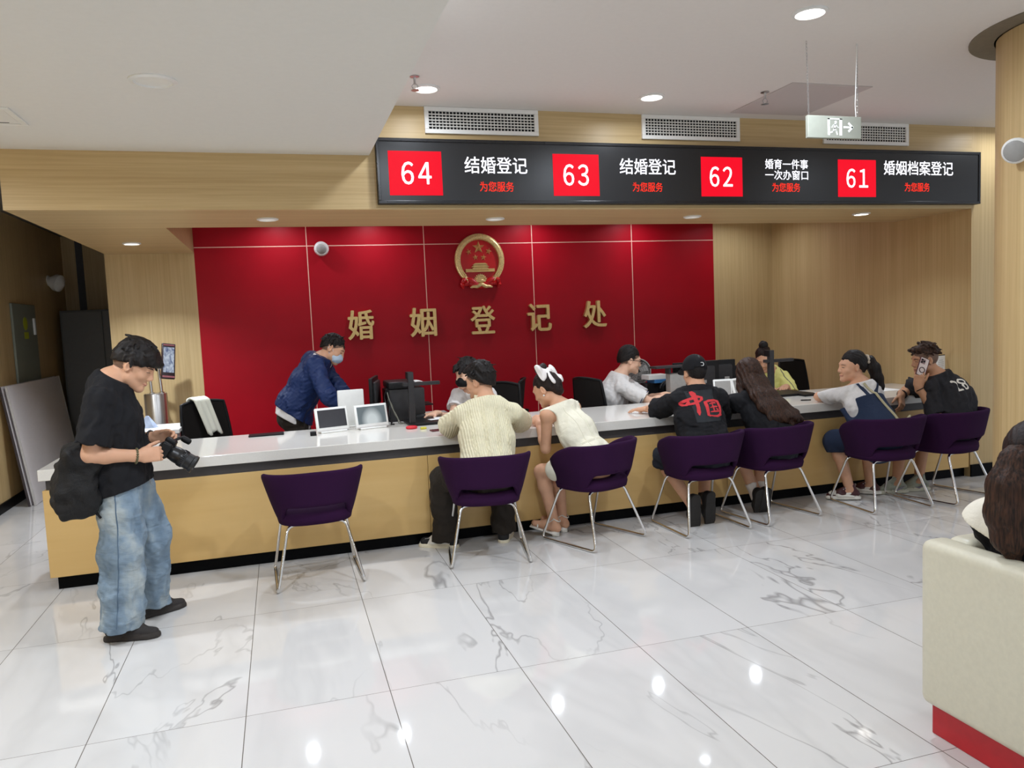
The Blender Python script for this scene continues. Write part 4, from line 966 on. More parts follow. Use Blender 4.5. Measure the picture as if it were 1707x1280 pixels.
# ------------------------------------------------------------------ anatomy
def ik(a, c, l1, l2, pole):
    a, c = np.asarray(a, float), np.asarray(c, float); d = c-a; L = np.linalg.norm(d)
    if L > (l1+l2)*.995: k = L/((l1+l2)*.995); l1 *= k; l2 *= k
    u = d/L; x = (l1*l1-l2*l2+L*L)/(2*L); y = math.sqrt(max(l1*l1-x*x, 0)); p = np.asarray(pole, float); p = p-u*(p@u)
    return a+u*x+nrm(p)*y
def axes(fwd, up=(0, 0, 1)):
    f = nrm(fwd); r = nrm(np.cross(f, up)); u = np.cross(r, f); return r, f, u       # right, forward, up
class Person:
    pass
def hand(S, W, f, n, s, curl=(.5, .5, .4), k=1.0, spread=.02, thumb=(.55, .75, .25), lab=0):
    """palm, four fingers of different length bent at the knuckles, and a thumb from the side of the palm. f: to the fingers, n: palm side, s: thumb side"""
    W, f = np.asarray(W, float), nrm(f); n = nrm(np.asarray(n, float)-f*(np.asarray(n, float)@f)); s0 = np.cross(f, n); s = s0 if s0@np.asarray(s, float) > 0 else -s0
    A = np.stack([f, s, n])
    S.add(rbox(W+f*.050*k, A, V(.046, .040, .0145)*k, .012*k), .012, lab)
    S.add(cone(W-f*.03*k, W+f*.03*k, .025*k, .026*k, (n, .72)), .02, lab)
    S.add(ell(W+f*.03*k+s*.024*k+n*.010*k, A, V(.030, .018, .014)*k), .010, lab)
    for off, L, r, cv in ((.030, .070, .0092, 0), (.0102, .078, .0096, .05), (-.0098, .073, .0092, .10), (-.029, .057, .0082, .18)):
        p = W+f*(.090-.006*abs(off-.01)/.03)*k+s*off*k-n*.002; ang = 0; d0 = nrm(f+s*off*spread*40)
        for j, (q, c) in enumerate(zip((.46, .31, .23), curl)):
            ang += c*(1+cv); d = d0*math.cos(ang)+n*math.sin(ang); e = p+d*L*q*k; S.add(cone(p, e, r*k*(1-.07*j), r*k*(.94-.09*j)), .004, lab); p = e
    t = nrm(f*thumb[0]+s*thumb[1]+n*thumb[2]); p = W+f*.022*k+s*.028*k+n*.006*k; e = p+t*.044*k; S.add(cone(p, e, .0135*k, .0108*k), .008, lab)
    t2 = nrm(t*.8+f*.55+n*.1); e2 = e+t2*.030*k; S.add(cone(e, e2, .0105*k, .0098*k), .004, lab); e3 = e2+nrm(t2+n*.15)*.024*k; S.add(cone(e2, e3, .0098*k, .0082*k), .004, lab)
    return W+f*.09*k
def body(p, h=.005):
    """p: dict of joints -> one continuous skin surface from head to feet; labels 0 skin, 1 lips, 2 eyes/brows, 3 cropped hair"""
    F = p['sex'] == 'f'; q = p['k']; S = SDF(h)
    pe, wa, ch, nk, hd = [np.asarray(p[x], float) for x in ('pel', 'waist', 'chest', 'neck', 'head')]
    rp, fp, _ = axes(p['fwd_hip']); rs, fs, _ = axes(p['fwd_sh']); r_, f_, u_ = axes(p['face'], p.get('face_up', (0, 0, 1))); H = np.stack([r_, f_, u_]); p['H'] = H
    def T(a, b, ra, rb, fd): 
        d = nrm(b-a); n = nrm(fd-d*(fd@d)); S.add(cone(a, b, ra, rb, (n, .66)), .05)
    w = (.150, .118, .138, .10) if F else (.150, .132, .152, .105)
    T(pe, wa, w[0]*q, w[1]*q, fp); T(wa, ch, w[1]*q, w[2]*q, fs); T(ch, ch*.3+nk*.7, w[2]*q, w[3]*q, fs)
    for s, e in (('L', -1), ('R', 1)):
        sh = p['sh'+s]; S.add(cone(nk-(nk-ch)*.12, sh, .055*q, .048*q), .05)
        el, wr = p['el'+s], p['wr'+s]; a = (.043, .036, .035, .0245) if F else (.049, .041, .040, .0275)
        S.add(cone(sh, el, a[0]*q, a[1]*q), .03); m = el+(wr-el)*.3; S.add(cone(el, m, a[1]*q*.94, a[2]*q), .02); S.add(cone(m, wr, a[2]*q, a[3]*q), .02)
        hp = p['hand'+s]; hand(S, wr, *hp[:3], **(hp[3] if len(hp) > 3 else {}))
        hi, kn, an = p['hip'+s], p['kn'+s], p['an'+s]
        S.add(cone(hi, kn, .082*q, .055*q), .05); m = kn+(an-kn)*.28; S.add(cone(kn, m, .052*q, (.050 if F else .054)*q), .03); S.add(cone(m, an, (.050 if F else .054)*q, .036*q), .03)
        ft, dn = nrm(p['foot'+s]), nrm(p['sole'+s]); ft = nrm(ft-dn*(ft@dn))
        S.add(cone(an+dn*.045*q-ft*.035*q, an+dn*.045*q+ft*.05*q, .034*q, .033*q), .03); S.add(cone(an+dn*.05*q+ft*.05*q, an+dn*.062*q+ft*.135*q, .032*q, .022*q), .02)
    # neck and head
    q0 = q; q = q*p.get('hs', 1)
    P = lambda x, y, z: hd+(r_*x+f_*y+u_*z)*q*.97
    S.add(cone(nk-(nk-ch)*.05, P(0, -.022, -.055), (.052 if F else .060)*q, (.050 if F else .056)*q), .03)
    S.add(ell(P(0, -.016, .030), H, V(.074, .094, .090)*q), .02); S.add(ell(P(0, .030, -.020), H, V(.062, .064, .088)*q), .03)
    S.add(cone(P(-.045, .015, -.062), P(-.012, .070, -.096), .026*q, .017*q), .025); S.add(cone(P(.045, .015, -.062), P(.012, .070, -.096), .026*q, .017*q), .025)
    S.add(ell(P(0, .076, -.098), H, V(.022, .018, .016)*q), .02); S.add(ell(P(0, .078, .028), H, V(.048, .016, .012)*q), .018)
    for e in (-1, 1):
        S.add(ell(P(e*.043, .058, -.030), H, V(.022, .020, .018)*q), .02)
        S.sub(ell(P(e*.031, .104, .006), H, V(.018, .018, .011)*q), .012)
        S.add(ell(P(e*.031, .079, .004), H, V(.014, .010, .0085)*q), .003, 0)
        S.add(ell(P(e*.076, -.012, -.006), np.stack([nrm(r_*e+f_*-.5), nrm(f_+r_*e*.5), u_]), V(.010, .020, .033)*q), .006); S.sub(ell(P(e*.086, -.006, -.004), np.stack([nrm(r_*e+f_*-.5), nrm(f_+r_*e*.5), u_]), V(.007, .010, .020)*q), .004)
    S.add(cone(P(0, .090, .010), P(0, .104, -.026), .0075*q, .0125*q), .014)
    for e in (-1, 1): S.add(ell(P(e*.012, .096, -.034), H, V(.009, .011, .008)*q), .008)
    S.add(ell(P(0, .0905, -.061), H, V(.022, .0095, .0062)*q), .006); S.add(ell(P(0, .0885, -.071), H, V(.019, .0095, .0066)*q), .006)
    if p.get('fade'):
        S.add(clip(ell(P(0, -.016, .030), H, V(.0765, .0965, .0925)*q), (P(0, 0, -.002), -nrm(u_-.78*f_))), .003, 3)
    o = S.mesh('body', [p['skin'], LIP, EYE, FADE], p['root'])
    bv = BVHTree.FromPolygons([v.co+ORG[o.name] for v in o.data.vertices], [tuple(z.vertices) for z in o.data.polygons])
    def on_face(name, pts, r, m, sink):
        out = []
        for x, z in pts:
            hit = bv.ray_cast(Vector(P(x, .20, z)), Vector(-f_))
            if hit[0]: out.append(hit[0]-Vector(f_)*sink)
        if len(out) > 2:
            b = new(); n = len(out); tube(b, out, [r*q*(.45+.55*math.sin(PI*(i+.5)/n)) for i in range(n)], 6); obj(name, b, m, p['root'], 60)
    for e in (-1, 1):
        on_face('eyebrow', [(e*x, .0225+.004*math.sin(PI*(x-.014)/.040)) for x in np.linspace(.014, .052, 7)], .0024 if F else .0034, BROW, .0010)
        on_face('eyelid_line', [(e*x, .0005+.0035*math.sin(PI*(x-.018)/.028)) for x in np.linspace(.018, .046, 7)], .0022, EYE, .0008)
    if p.get('lips', True): on_face('lips', [(x, -.0665-.0015*math.cos(x*140)) for x in np.linspace(-.022, .022, 9)], .0048, LIP, .0022)
    return o
def person(lab, sex='m', k=1.0, skin_m=None, loc=None, pel=None, chest=None, neck=None, head=None, hipf=(0, 1, 0), shf=None, face=(0, 1, 0), face_up=None, wrL=None, wrR=None, elL=None, elR=None,
           poleL=(-.4, -.3, -1), poleR=(.4, -.3, -1), shL=None, shR=None, anL=None, anR=None, knL=None, knR=None, footL=(0, 1, 0), footR=(0, 1, 0), handL=None, handR=None, soleL=(0, 0, -1), soleR=(0, 0, -1), sw=None, group=None, kneepole=(0, 1, 1), fade=False, h=.005, hw=.088, hs=1.0, lips=True):
    p = dict(sex=sex, k=k, skin=skin_m or SKIN, fade=fade, hs=hs, lips=lips); A = lambda v: np.asarray(v, float)
    p['pel'], p['chest'], p['neck'], p['head'] = A(pel), A(chest), A(neck), A(head); p['waist'] = p['pel']*.52+p['chest']*.48
    p['fwd_hip'] = A(hipf); p['fwd_sh'] = A(shf if shf is not None else hipf); p['face'] = A(face)
    if face_up is not None: p['face_up'] = A(face_up)
    rs = axes(p['fwd_sh'])[0]; rp = axes(p['fwd_hip'])[0]; sw = sw or (.150 if sex == 'f' else .172)*k; dn = nrm(p['chest']-p['neck'])
    p['shL'] = A(shL) if shL is not None else p['neck']+dn*.075*k-rs*sw; p['shR'] = A(shR) if shR is not None else p['neck']+dn*.075*k+rs*sw
    la, lf = (.272, .235) if sex == 'f' else (.29, .25)
    for s in 'LR':
        wr = A(dict(L=wrL, R=wrR)[s]); el = dict(L=elL, R=elR)[s]; p['wr'+s] = wr
        p['el'+s] = A(el) if el is not None else ik(p['sh'+s], wr, la*k, lf*k, dict(L=poleL, R=poleR)[s])
        p['hip'+s] = p['pel']+rp*hw*k*(-1 if s == 'L' else 1)+V(0, 0, -.015)
        an = A(dict(L=anL, R=anR)[s]); p['an'+s] = an; kn = dict(L=knL, R=knR)[s]
        p['kn'+s] = A(kn) if kn is not None else ik(p['hip'+s], an, .425*k, .41*k, kneepole)
        p['foot'+s] = A(dict(L=footL, R=footR)[s]); p['sole'+s] = A(dict(L=soleL, R=soleR)[s])
        hd = dict(L=handL, R=handR)[s]
        if hd is None:
            f = nrm(wr-p['el'+s]); hd = (f*V(1, 1, .3), (0, 0, -1), (1 if s == 'L' else -1)*rs)
        p['hand'+s] = hd
    r = thing('person', lab, 'person', loc if loc is not None else (p['pel'][0], p['pel'][1], 0), group=group); p['root'] = r; p['h'] = h
    body(p, h); return p
def upper(p, name, mat, parent=None, off=.016, sleeve=.72, hem=None, hem_n=None, sl_r=(.068, .074), h=.006, amp=.004, freq=34, seed=1, neck_r=.066, long_=False, flare=.0, sleeves=True, vneck=0, bulk=1.0, armhole=None):
    """shirt, jacket or dress bodice following the trunk; sleeves cut square at the cuff"""
    F = p['sex'] == 'f'; q = p['k']; S = SDF(h); pe, wa, ch, nk = p['pel'], p['waist'], p['chest'], p['neck']; fp, fs = nrm(p['fwd_hip']), nrm(p['fwd_sh'])
    def T(a, b, ra, rb, fd, fl=.72):
        d = nrm(b-a); n = nrm(fd-d*(fd@d)); S.add(cone(a, b, ra, rb, (n, fl)), .05)
    w = (.152, .120, .140, .104) if F else (.150, .140, .156, .108)
    w = [x*q*bulk+off for x in w]; bot = pe+V(0, 0, -.10)
    T(bot, pe, w[0]+flare, w[0]+flare*.5, fp); T(pe, wa, w[0]+flare*.5, w[1], fp); T(wa, ch, w[1], w[2], fs); T(ch, ch*.3+nk*.7, w[2], w[3], fs)
    for s in 'LR':
        sh, el, wr = p['sh'+s], p['el'+s], p['wr'+s]; S.add(cone(nk-(nk-ch)*.15, sh, .058*q+off*.8, .052*q+off*.6), .05)
        if not sleeves: 
            continue
        d = nrm(el-sh)
        if not long_:
            e = sh+(el-sh)*sleeve; S.add(clip(cone(sh, e+d*.04, .052*q+off*.7, sl_r[1]*q), (e, d)), .022)
        else:
            e = wr-nrm(wr-el)*.02; d2 = nrm(wr-el); S.add(cone(sh, el, .052*q+off*.7, .055*q+off*.3), .022); S.add(clip(cone(el, e+d2*.04, .055*q+off*.3, .036*q+off*.3), (e, d2)), .03)
    S.wave(amp, freq, seed, None); S.wave(amp*.8, freq*2.4, seed+50, nrm(p['neck']-p['pel'])*.5+V(.3, .2, .4), 1.6); S.wave(amp*.25, freq*5, seed+51, None, 1.8)
    if hem is not None: S.cut(hem, hem_n if hem_n is not None else (0, 0, -1))
    else: S.cut(pe+nrm(pe-wa)*.06, nrm(pe-wa))
    up = nrm(p['head']-nk); S.cut(nk+nrm(up+V(0, 0, 1))*.016, nrm(up+V(0, 0, 1))); S.sub(cone(nk-up*.012+nrm(p['fwd_sh'])*(.028+vneck), nk+up*.2, neck_r*q, neck_r*q*1.15), .006)
    if armhole:
        for s in 'LR':
            sh = p['sh'+s]; out = nrm(sh-nk); S.sub(cone(sh+out*.03+nrm(ch-nk)*.03, sh+out*.10+nrm(ch-nk)*.03, .075*q, .075*q), .01)
    return S.mesh(name, mat, parent or p['root'])
def legs(p, name, mat, full=1.0, r=(.098, .075, .062), h=.006, amp=.005, freq=30, seed=3, waist_up=.06, stretch_hem=0, drop=0.0):
    """trousers (full=1), shorts (<.5 stops above the knee) that follow the thighs and shins"""
    q = p['k']; S = SDF(h); pe, wa = p['pel'], p['waist']; fp = nrm(p['fwd_hip']); u = nrm(wa-pe)
    n = nrm(fp-u*(fp@u)); S.add(cone(pe-u*.02, pe+u*waist_up*1.4, .158*q, .150*q, (n, .74)), .04)
    for s in 'LR':
        hi, kn, an = p['hip'+s], p['kn'+s], p['an'+s]
        if full >= 1:
            S.add(cone(hi, kn, r[0]*q, r[1]*q), .04); d = nrm(an-kn); e = an+d*drop; S.add(clip(cone(kn, e+d*.04, r[1]*q, r[2]*q), (e, d)), .03)
        elif full > .5:
            S.add(cone(hi, kn, r[0]*q, r[1]*q), .04); d = nrm(an-kn); e = kn+(an-kn)*(full-.5)*2; S.add(clip(cone(kn, e+d*.04, r[1]*q, r[2]*q), (e, d)), .03)
        else:
            d = nrm(kn-hi); e = hi+(kn-hi)*full*2; S.add(clip(cone(hi, e+d*.03, r[0]*q, r[1]*q), (e, d)), .04)
    S.wave(amp, freq, seed); S.wave(amp*.8, freq*2.3, seed+50, None, 1.6); S.wave(amp*.25, freq*5, seed+51, None, 1.8)
    cu_ = u if p['knL'][2] < p['hipL'][2]-.2 else V(0, 0, 1)
    S.cut(pe+u*waist_up, cu_)
    return S.mesh(name, mat, p['root'])
def shoes(p, mats, h=.0045, size=1.0, high=.0, name='shoe', which='LR'):
    """one shoe per foot: upper, toe box, tongue and a separate-coloured sole"""
    out = []
    for s in which:
        q = p['k']*size; an = p['an'+s]; f = nrm(p['foot'+s]); d = nrm(p['sole'+s]); f = nrm(f-d*(f@d)); r = np.cross(f, -d); A = np.stack([r, f, -d])
        P = lambda x, y, z, an=an, r=r, f=f, d=d, q=q: an+(r*x+f*y-d*z)*q
        S = SDF(h)
        S.add(cone(P(0, -.045, -.045), P(0, .07, -.050), .036*q, .040*q, (d, .9)), .03, 0); S.add(cone(P(0, .07, -.052), P(0.004, .155, -.060), .041*q, .030*q, (d, .72)), .03, 0)
        S.add(cone(P(0, -.022, -.03), P(0, -.010, .022+high), .036*q, .036*q, (r, .82)), .025, 0); S.add(cone(P(0, .02, .008+high), P(0, .085, -.030), .020*q, .022*q), .02, 0)
        S.sub(cone(P(0, -.006, .01+high), P(0, -.004, .07+high), .028*q, .03*q), .004)
        S.add(clip(cone(P(0, -.052, -.082), P(0, .155, -.082), .040*q, .038*q), (P(0, 0, -.088), d), (P(0, 0, -.066), -d)), .006, 1); S.add(clip(cone(P(0, .04, -.082), P(.004, .13, -.082), .045*q, .042*q), (P(0, 0, -.088), d), (P(0, 0, -.066), -d)), .006, 1)
        o = S.mesh(name, mats[:2], p['root']); out.append((o, P))
        b = new()
        for j in range(4): tube(b, [P(-.024, .035+.016*j, .004-.0095*j), P(0, .040+.016*j, .014-.0095*j), P(.024, .035+.016*j, .004-.0095*j)], .0032, 6)
        if len(mats) > 2: obj('laces', b, mats[2], o, 60)
        else: b.free()
    return out
def hair_cap(p, mat, plane=(0, 0, 0), slope=.62, thick=.014, top=.0, fringe=None, h=.0042, amp=.0018, freq=80, seed=5, extra=(), name='hair', strand=.0010, cy=-.025, nape=1.0, tufts=70, tuft_len=.045, lift=.25, tuft_r=.009):
    """hair grown from the scalp: thins out at forehead and temples, ends along a slanted line through plane (x,y,z of the head)"""
    H = p['H']; q = p['k']*p['hs']; r_, f_, u_ = H; hd = p['head']; P = lambda x, y, z: hd+(r_*x+f_*y+u_*z)*q*.97; S = SDF(h); n = nrm(u_-slope*f_)
    S.add(ell(P(0, cy, .044), H, V(.072+thick*.75, .092+thick*.65, .084+thick+top)*q), .01)
    S.add(ell(P(0, -.055, .000), H, V(.062+thick*.5, (.056+thick*.75)*nape, .075)*q), .025)
    S.ops.append((2, (P(*plane), -n), 0, 0))
    for a, c, ra, rb in (fringe or ()): S.add(cone(P(*a), P(*c), ra*q, rb*q), .022)
    for a, c, ra, rb in extra: S.add(cone(P(*a), P(*c), ra*q, rb*q), .018)
    rr_ = np.random.RandomState(seed+100); R3 = V(.072+thick*.75, .092+thick*.65, .084+thick+top)
    for _ in range(tufts):
        v = rr_.normal(size=3); v[2] = abs(v[2])*.8+.0; v = nrm(v); q3 = R3*v; q3 = q3+V(0, cy, .044)
        if (q3-V(*plane))@nrm(V(0, -slope, 1)) < .012: continue
        out = nrm(v/R3); w = nrm(q3-V(0, -.045, .14)); tg = nrm(w-out*(w@out)); d3 = nrm(tg+out*lift*rr_.uniform(.3, 1.6)+rr_.normal(size=3)*.25); L3 = tuft_len*rr_.uniform(.6, 1.3)
        S.add(cone(P(*(q3-out*tuft_r*.6)), P(*(q3+d3*L3)), tuft_r*q, .0022*q), .006)
    ax_ = nrm(u_*.6+f_*.6); S.wave(amp, freq, seed, ax_, .8); S.wave(strand, 330, seed+1, ax_, .5)
    return S.mesh(name, mat, p['root']), P
def face_mask(p, mat):
    H = p['H']; q = p['k']*p['hs']; r_, f_, u_ = H; P = lambda x, y, z: p['head']+(r_*x+f_*y+u_*z)*q*.97; S = SDF(.0045)
    S.add(ell(P(0, .038, -.052), H, V(.066, .080, .060)*q), .01); S.cut(P(0, .02, -.05), -nrm(f_-.1*u_)); S.cut(P(0, .1, -.012), nrm(u_+.25*f_)); S.wave(.0015, 130, 4, r_)
    o = S.mesh('face_mask', mat, p['root']); b = new()
    for e in (-1, 1):
        tube(b, [P(e*.064, .035, -.03), P(e*.078, -.005, .02), P(e*.082, -.028, .0), P(e*.075, -.005, -.04), P(e*.06, .03, -.07)], .0022, 5)
    obj('ear_loops', b, mat, o, 60); return o
def bead_ring(name, c, axis, r, bead, mat, parent, lab=None, n=18):
    b = new(); x, y, d = frame(Vector(axis)); c = Vector(c)
    for i in range(n):
        a = 2*PI*i/n; s = bmesh.ops.create_icosphere(b, subdivisions=1, radius=bead)['verts']
        for v in s: v.co += c + (x*math.cos(a)+y*math.sin(a))*r
    o = obj(name, b, mat, parent, 80)
    if lab: o['label'] = lab
    return o

def drape_text(me, target, origin, ex, ey, nrm_, w, hgt, off=.003):
    """press flat characters onto a garment: spread them over (w x hgt) at origin, then drop each point on the cloth along -normal"""
    bm = bmesh.new(); bm.from_mesh(me); bmesh.ops.triangulate(bm, faces=bm.faces)
    lo = Vector((min(v.co[i] for v in bm.verts) for i in range(3))); hi = Vector((max(v.co[i] for v in bm.verts) for i in range(3)))
    for _ in range(3):
        es = [e for e in bm.edges if e.calc_length() > (hi.y-lo.y)*.07]
        if es: bmesh.ops.subdivide_edges(bm, edges=es, cuts=1); bmesh.ops.triangulate(bm, faces=bm.faces)
    tm = target.data; org = ORG[target.name]; bv = BVHTree.FromPolygons([v.co+org for v in tm.vertices], [tuple(q.vertices) for q in tm.polygons])
    ex, ey, nn = Vector(ex), Vector(ey), Vector(nrm_); O = Vector(origin)
    for v in bm.verts:
        u = (v.co.x-lo.x)/(hi.x-lo.x)-.5; t = (v.co.y-lo.y)/(hi.y-lo.y)-.5; P = O+ex*(u*w)+ey*(t*hgt)
        hit = bv.ray_cast(P+nn*.25, -nn); v.co = (hit[0]+nn*off) if hit[0] else P
    for f in bm.faces: f.smooth = True
    bm.to_mesh(me); bm.free(); return me
# ------------------------------------------------------------------ the photographer standing at the left
p = person('person standing at the left in black t-shirt and light jeans, looking down at a camera', 'm', 1.0, SKIN, (-.85, 4.55, 0),
    pel=(-.86, 4.53, .90), chest=(-.875, 4.50, 1.17), neck=(-.868, 4.50, 1.385), head=(-.750, 4.50, 1.442), hipf=(1, -.05, 0), shf=(1, 0, 0), face=(.86, -.06, -.50), face_up=(.5, 0, .86),
    wrR=(-.735, 4.375, .978), elR=(-.955, 4.30, 1.010), shR=(-.885, 4.335, 1.292), wrL=(-.70, 4.625, 1.040), shL=(-.865, 4.67, 1.292), poleL=(-.5, .3, -1),
    handR=((.93, .34, -.02), (.25, .9, -.2), (.1, 0, 1), dict(curl=(.55, .8, .5), thumb=(.75, .5, .35))), handL=((.97, -.20, .02), (-.1, -.85, -.5), (0, -.5, 1), dict(curl=(.5, .85, .6), thumb=(.8, .45, .3))),
    anR=(-.905, 4.425, .092), anL=(-.805, 4.745, .092), knR=(-.865, 4.415, .475), knL=(-.765, 4.66, .485), hs=1.04, hw=.076, footR=(.97, -.17, 0), footL=(.86, .50, 0), fade=True, h=.0045)
upper(p, 't_shirt', TEE_BLACK, off=.022, sleeve=.80, sl_r=(.07, .088), hem=(-.80, 4.5, .805), hem_n=(.25, 0, -1), amp=.005, freq=34, seed=11, bulk=1.02, flare=.030, neck_r=.07)
o = legs(p, 'jeans', JEANS, r=(.106, .106, .106), drop=.018, amp=.007, freq=28, seed=4, waist_up=-.035)
def on_cloth(o, pts, d):
    bv = BVHTree.FromPolygons([v.co+ORG[o.name] for v in o.data.vertices], [tuple(z.vertices) for z in o.data.polygons]); out = []
    for c in pts:
        hit = bv.ray_cast(Vector(c)-Vector(d)*.4, Vector(d))
        if hit[0]: out.append(hit[0])
    return out
b = new(); hiR, knR, anR = p['hipR'], p['knR'], p['anR']
tube(b, on_cloth(o, [hiR+(knR-hiR)*t for t in np.linspace(-.02, 1, 24)]+[knR+(anR-knR)*t for t in np.linspace(.05, .98, 22)], (0, 1, 0)), .0034, 5)
obj('side_seam', b, plain('denim_seam', srgb(92, 112, 132), .9), o, 60)
shoes(p, (SHOE_B, SOLE_B, BLACK_F), size=1.02)
hair_cap(p, HAIR, plane=(0, 0, .012), slope=.25, thick=.014, top=.010, cy=-.014, nape=.82, amp=.0022, freq=60, seed=2, tufts=120, tuft_len=.042, lift=.14,
         fringe=[((x, .055, .095-abs(x)*.3), (x*1.05, .112-abs(x)*.5, .062-abs(x)*.15), .030, .017) for x in (-.058, -.038, -.018, .002, .022, .042, .060)]+[((.070, .0, .055), (.076, .045, .030), .020, .010), ((-.070, .0, .055), (-.076, .045, .030), .020, .010)])
b = new(); H = p['H']; P = lambda x, y, z: p['head']+H[0]*x+H[1]*y+H[2]*z
tube(b, [P(0, -.01, .12), P(.0, .0, .142), P(.0, .022, .150), P(.01, .04, .140)], [.003, .0028, .002, .001], 5); obj('hair_tuft', b, HAIR, p['root'], 60)
bead_ring('bracelet', p['wrR']-V(.02, .0, 0), p['wrR']-p['elR'], .036, .0075, plain('olive_beads', srgb(92, 88, 58), .4), p['root'], 'olive bead bracelet')
bead_ring('bracelet', p['wrL']-nrm(p['wrL']-p['elL'])*.02, p['wrL']-p['elL'], .034, .0085, plain('dark_beads', srgb(40, 24, 24), .35), p['root'], 'dark red bead bracelet')
# camera in his hands
t = thing('camera', 'black photo camera with a big lens held by the standing photographer', 'camera', (-.62, 4.50, .95))
dl = Vector((.80, -.10, -.56)).normalized(); rt_ = Vector((0, 1, 0)); rt_ = (rt_-dl*rt_.dot(dl)).normalized(); up_ = rt_.cross(dl); up_ = up_ if up_.z > 0 else -up_
CB = Vector((-.625, 4.485, .985)); R = Matrix((rt_, dl, up_)).transposed()
b = new(); box(b, CB, (.135, .055, .088), .012, R, 3); box(b, CB+up_*.05, (.055, .06, .03), .01, R, 2); obj('camera_body', b, BLACK_P, t, 50)
b = new(); lathe(b, [(.037, .02), (.040, .04), (.043, .058), (.0435, .08), (.046, .083), (.046, .115), (.0435, .118), (.045, .150), (.049, .153), (.049, .168), (.042, .170), (.039, .160), (.001, .155)], CB, dl, n=32); obj('lens_barrel', b, plain('lens_black', srgb(22, 22, 24), .35, var=.1), t, 40)
b = new(); lathe(b, [(.039, .1605), (.02, .164), (.001, .165)], CB, dl, n=28); obj('front_glass', b, plain('lens_glass', srgb(14, 14, 20), .05), t, 60)
b = new()
for k in range(28):
    a = 2*PI*k/28; tube(b, [CB+dl*.087+(rt_*math.cos(a)+up_*math.sin(a))*.046, CB+dl*.111+(rt_*math.cos(a)+up_*math.sin(a))*.046], .0018, 4)
obj('zoom_ring', b, BLACK_F, t)
b = new(); tube(b, [CB+up_*.045+rt_*.03, CB+up_*.075+rt_*.045+dl*.02, CB+up_*.085+rt_*.08+dl*.03], .008, 8); lathe(b, [(.016, 0), (.018, .02), (.016, .045), (.008, .05)], CB+up_*.08+rt_*.075+dl*.03, dl, n=16); obj('microphone', b, BLACK_P, t, 50)
b = new(); box(b, CB-dl*.032, (.08, .008, .055), .002, R); obj('rear_screen', b, SCREEN_OFF, t)
# bag slung at his back
t = thing('backpack', 'crumpled black backpack hanging behind the standing photographer\'s hip', 'bag', (-1.05, 4.42, .70)); S = SDF(.007)
S.add(rbox((-1.045, 4.42, .885), np.stack([nrm(V(1, .25, -.25)), nrm(V(-.25, 1, 0)), nrm(V(.2, 0, 1))]), V(.085, .15, .155), .06), .02)
S.add(ell((-1.09, 4.38, .80), np.eye(3), V(.075, .12, .10)), .04); S.add(ell((-1.0, 4.36, 1.0), np.eye(3), V(.085, .10, .075)), .04); S.add(ell((-.99, 4.40, .76), np.eye(3), V(.075, .11, .075)), .03)
S.wave(.016, 28, 6); S.wave(.006, 70, 9); S.mesh('sack', cloth('black_ripstop', srgb(26, 25, 25), .7, .1, 200, .2, .8), t)
b = new(); tube(b, [(-.99, 4.34, .75), (-.955, 4.335, .71), (-.935, 4.33, .68)], .006, 6); tube(b, [(-1.06, 4.33, .74), (-1.075, 4.325, .71), (-1.06, 4.32, .695), (-1.05, 4.325, .72)], .004, 6); tube(b, [(-.965, 4.35, .73), (-.95, 4.335, .70)], .008, 6); obj('loose_straps', b, BLACK_F, t, 60)
b = new(); tube(b, [(-1.0, 4.36, 1.06), (-.985, 4.335, 1.16), (-.94, 4.33, 1.26), (-.905, 4.36, 1.345)], .012, 8); obj('shoulder_strap', b, BLACK_F, t, 60)

# ------------------------------------------------------------------ clerk in the blue jacket, bending
p = person('person in a navy hooded jacket and pale face mask bending over the white displays', 'm', 1.0, SKIN, (.08, 6.88, 0),
    pel=(.07, 6.90, .91), chest=(.215, 6.88, 1.15), neck=(.335, 6.86, 1.345), head=(.432, 6.84, 1.410), hipf=(.98, -.15, -.2), shf=(.9, -.2, -.45), face=(.82, -.28, -.50), face_up=(.5, 0, .86),
    wrR=(.52, 6.56, .865), poleR=(-.3, -.6, -.4), wrL=(.62, 6.78, .86), poleL=(-.2, .4, -.4), anR=(.02, 6.80, .092), anL=(.06, 7.0, .092), footR=(1, -.1, 0), footL=(1, .1, 0), kneepole=(1, 0, 0),
    handR=((.5, -.3, -.5), (-.3, 0, -1), (.5, .8, 0)), handL=((.7, -.2, -.4), (-.2, 0, -1), (.3, -1, 0)), fade=True)
JK = upper(p, 'jacket', NAVY, off=.035, long_=True, hem=(.06, 6.9, .865), hem_n=(-.62, 0, -.86), amp=.007, freq=34, seed=21, bulk=1.06, flare=.012, neck_r=.07)
H = axes(p['fwd_sh']); S = SDF(.006); nk = p['neck']; d = nrm(p['chest']-nk)
for a in np.linspace(-2.2, 2.2, 9): S.add(ell(nk+d*.03-H[1]*.075*math.cos(a)+H[0]*.085*math.sin(a)+V(0, 0, .01), np.eye(3), V(.042, .045, .036)), .03)
S.add(ell(nk+d*.06-H[1]*.105, np.stack(H), V(.09, .045, .06)), .03); S.wave(.006, 40, 5); S.sub(cone(nk-d*.01, nk+V(.06, 0, .10), .058, .07), .01); S.mesh('hood', NAVY, p['root'])
upper(p, 'shirt', TEE_WHITE, off=.022, sleeves=False, hem=(.02, 6.9, .83), hem_n=(-.55, 0, -.9), amp=.004, seed=3, flare=.02)
legs(p, 'trousers', TROUSER, r=(.098, .078, .068), drop=-.02); shoes(p, (SHOE_BK, SOLE_K), h=.007)
hair_cap(p, HAIR, plane=(0, 0, .018), slope=.50, thick=.010, amp=.0025, seed=3); face_mask(p, MASK_B)

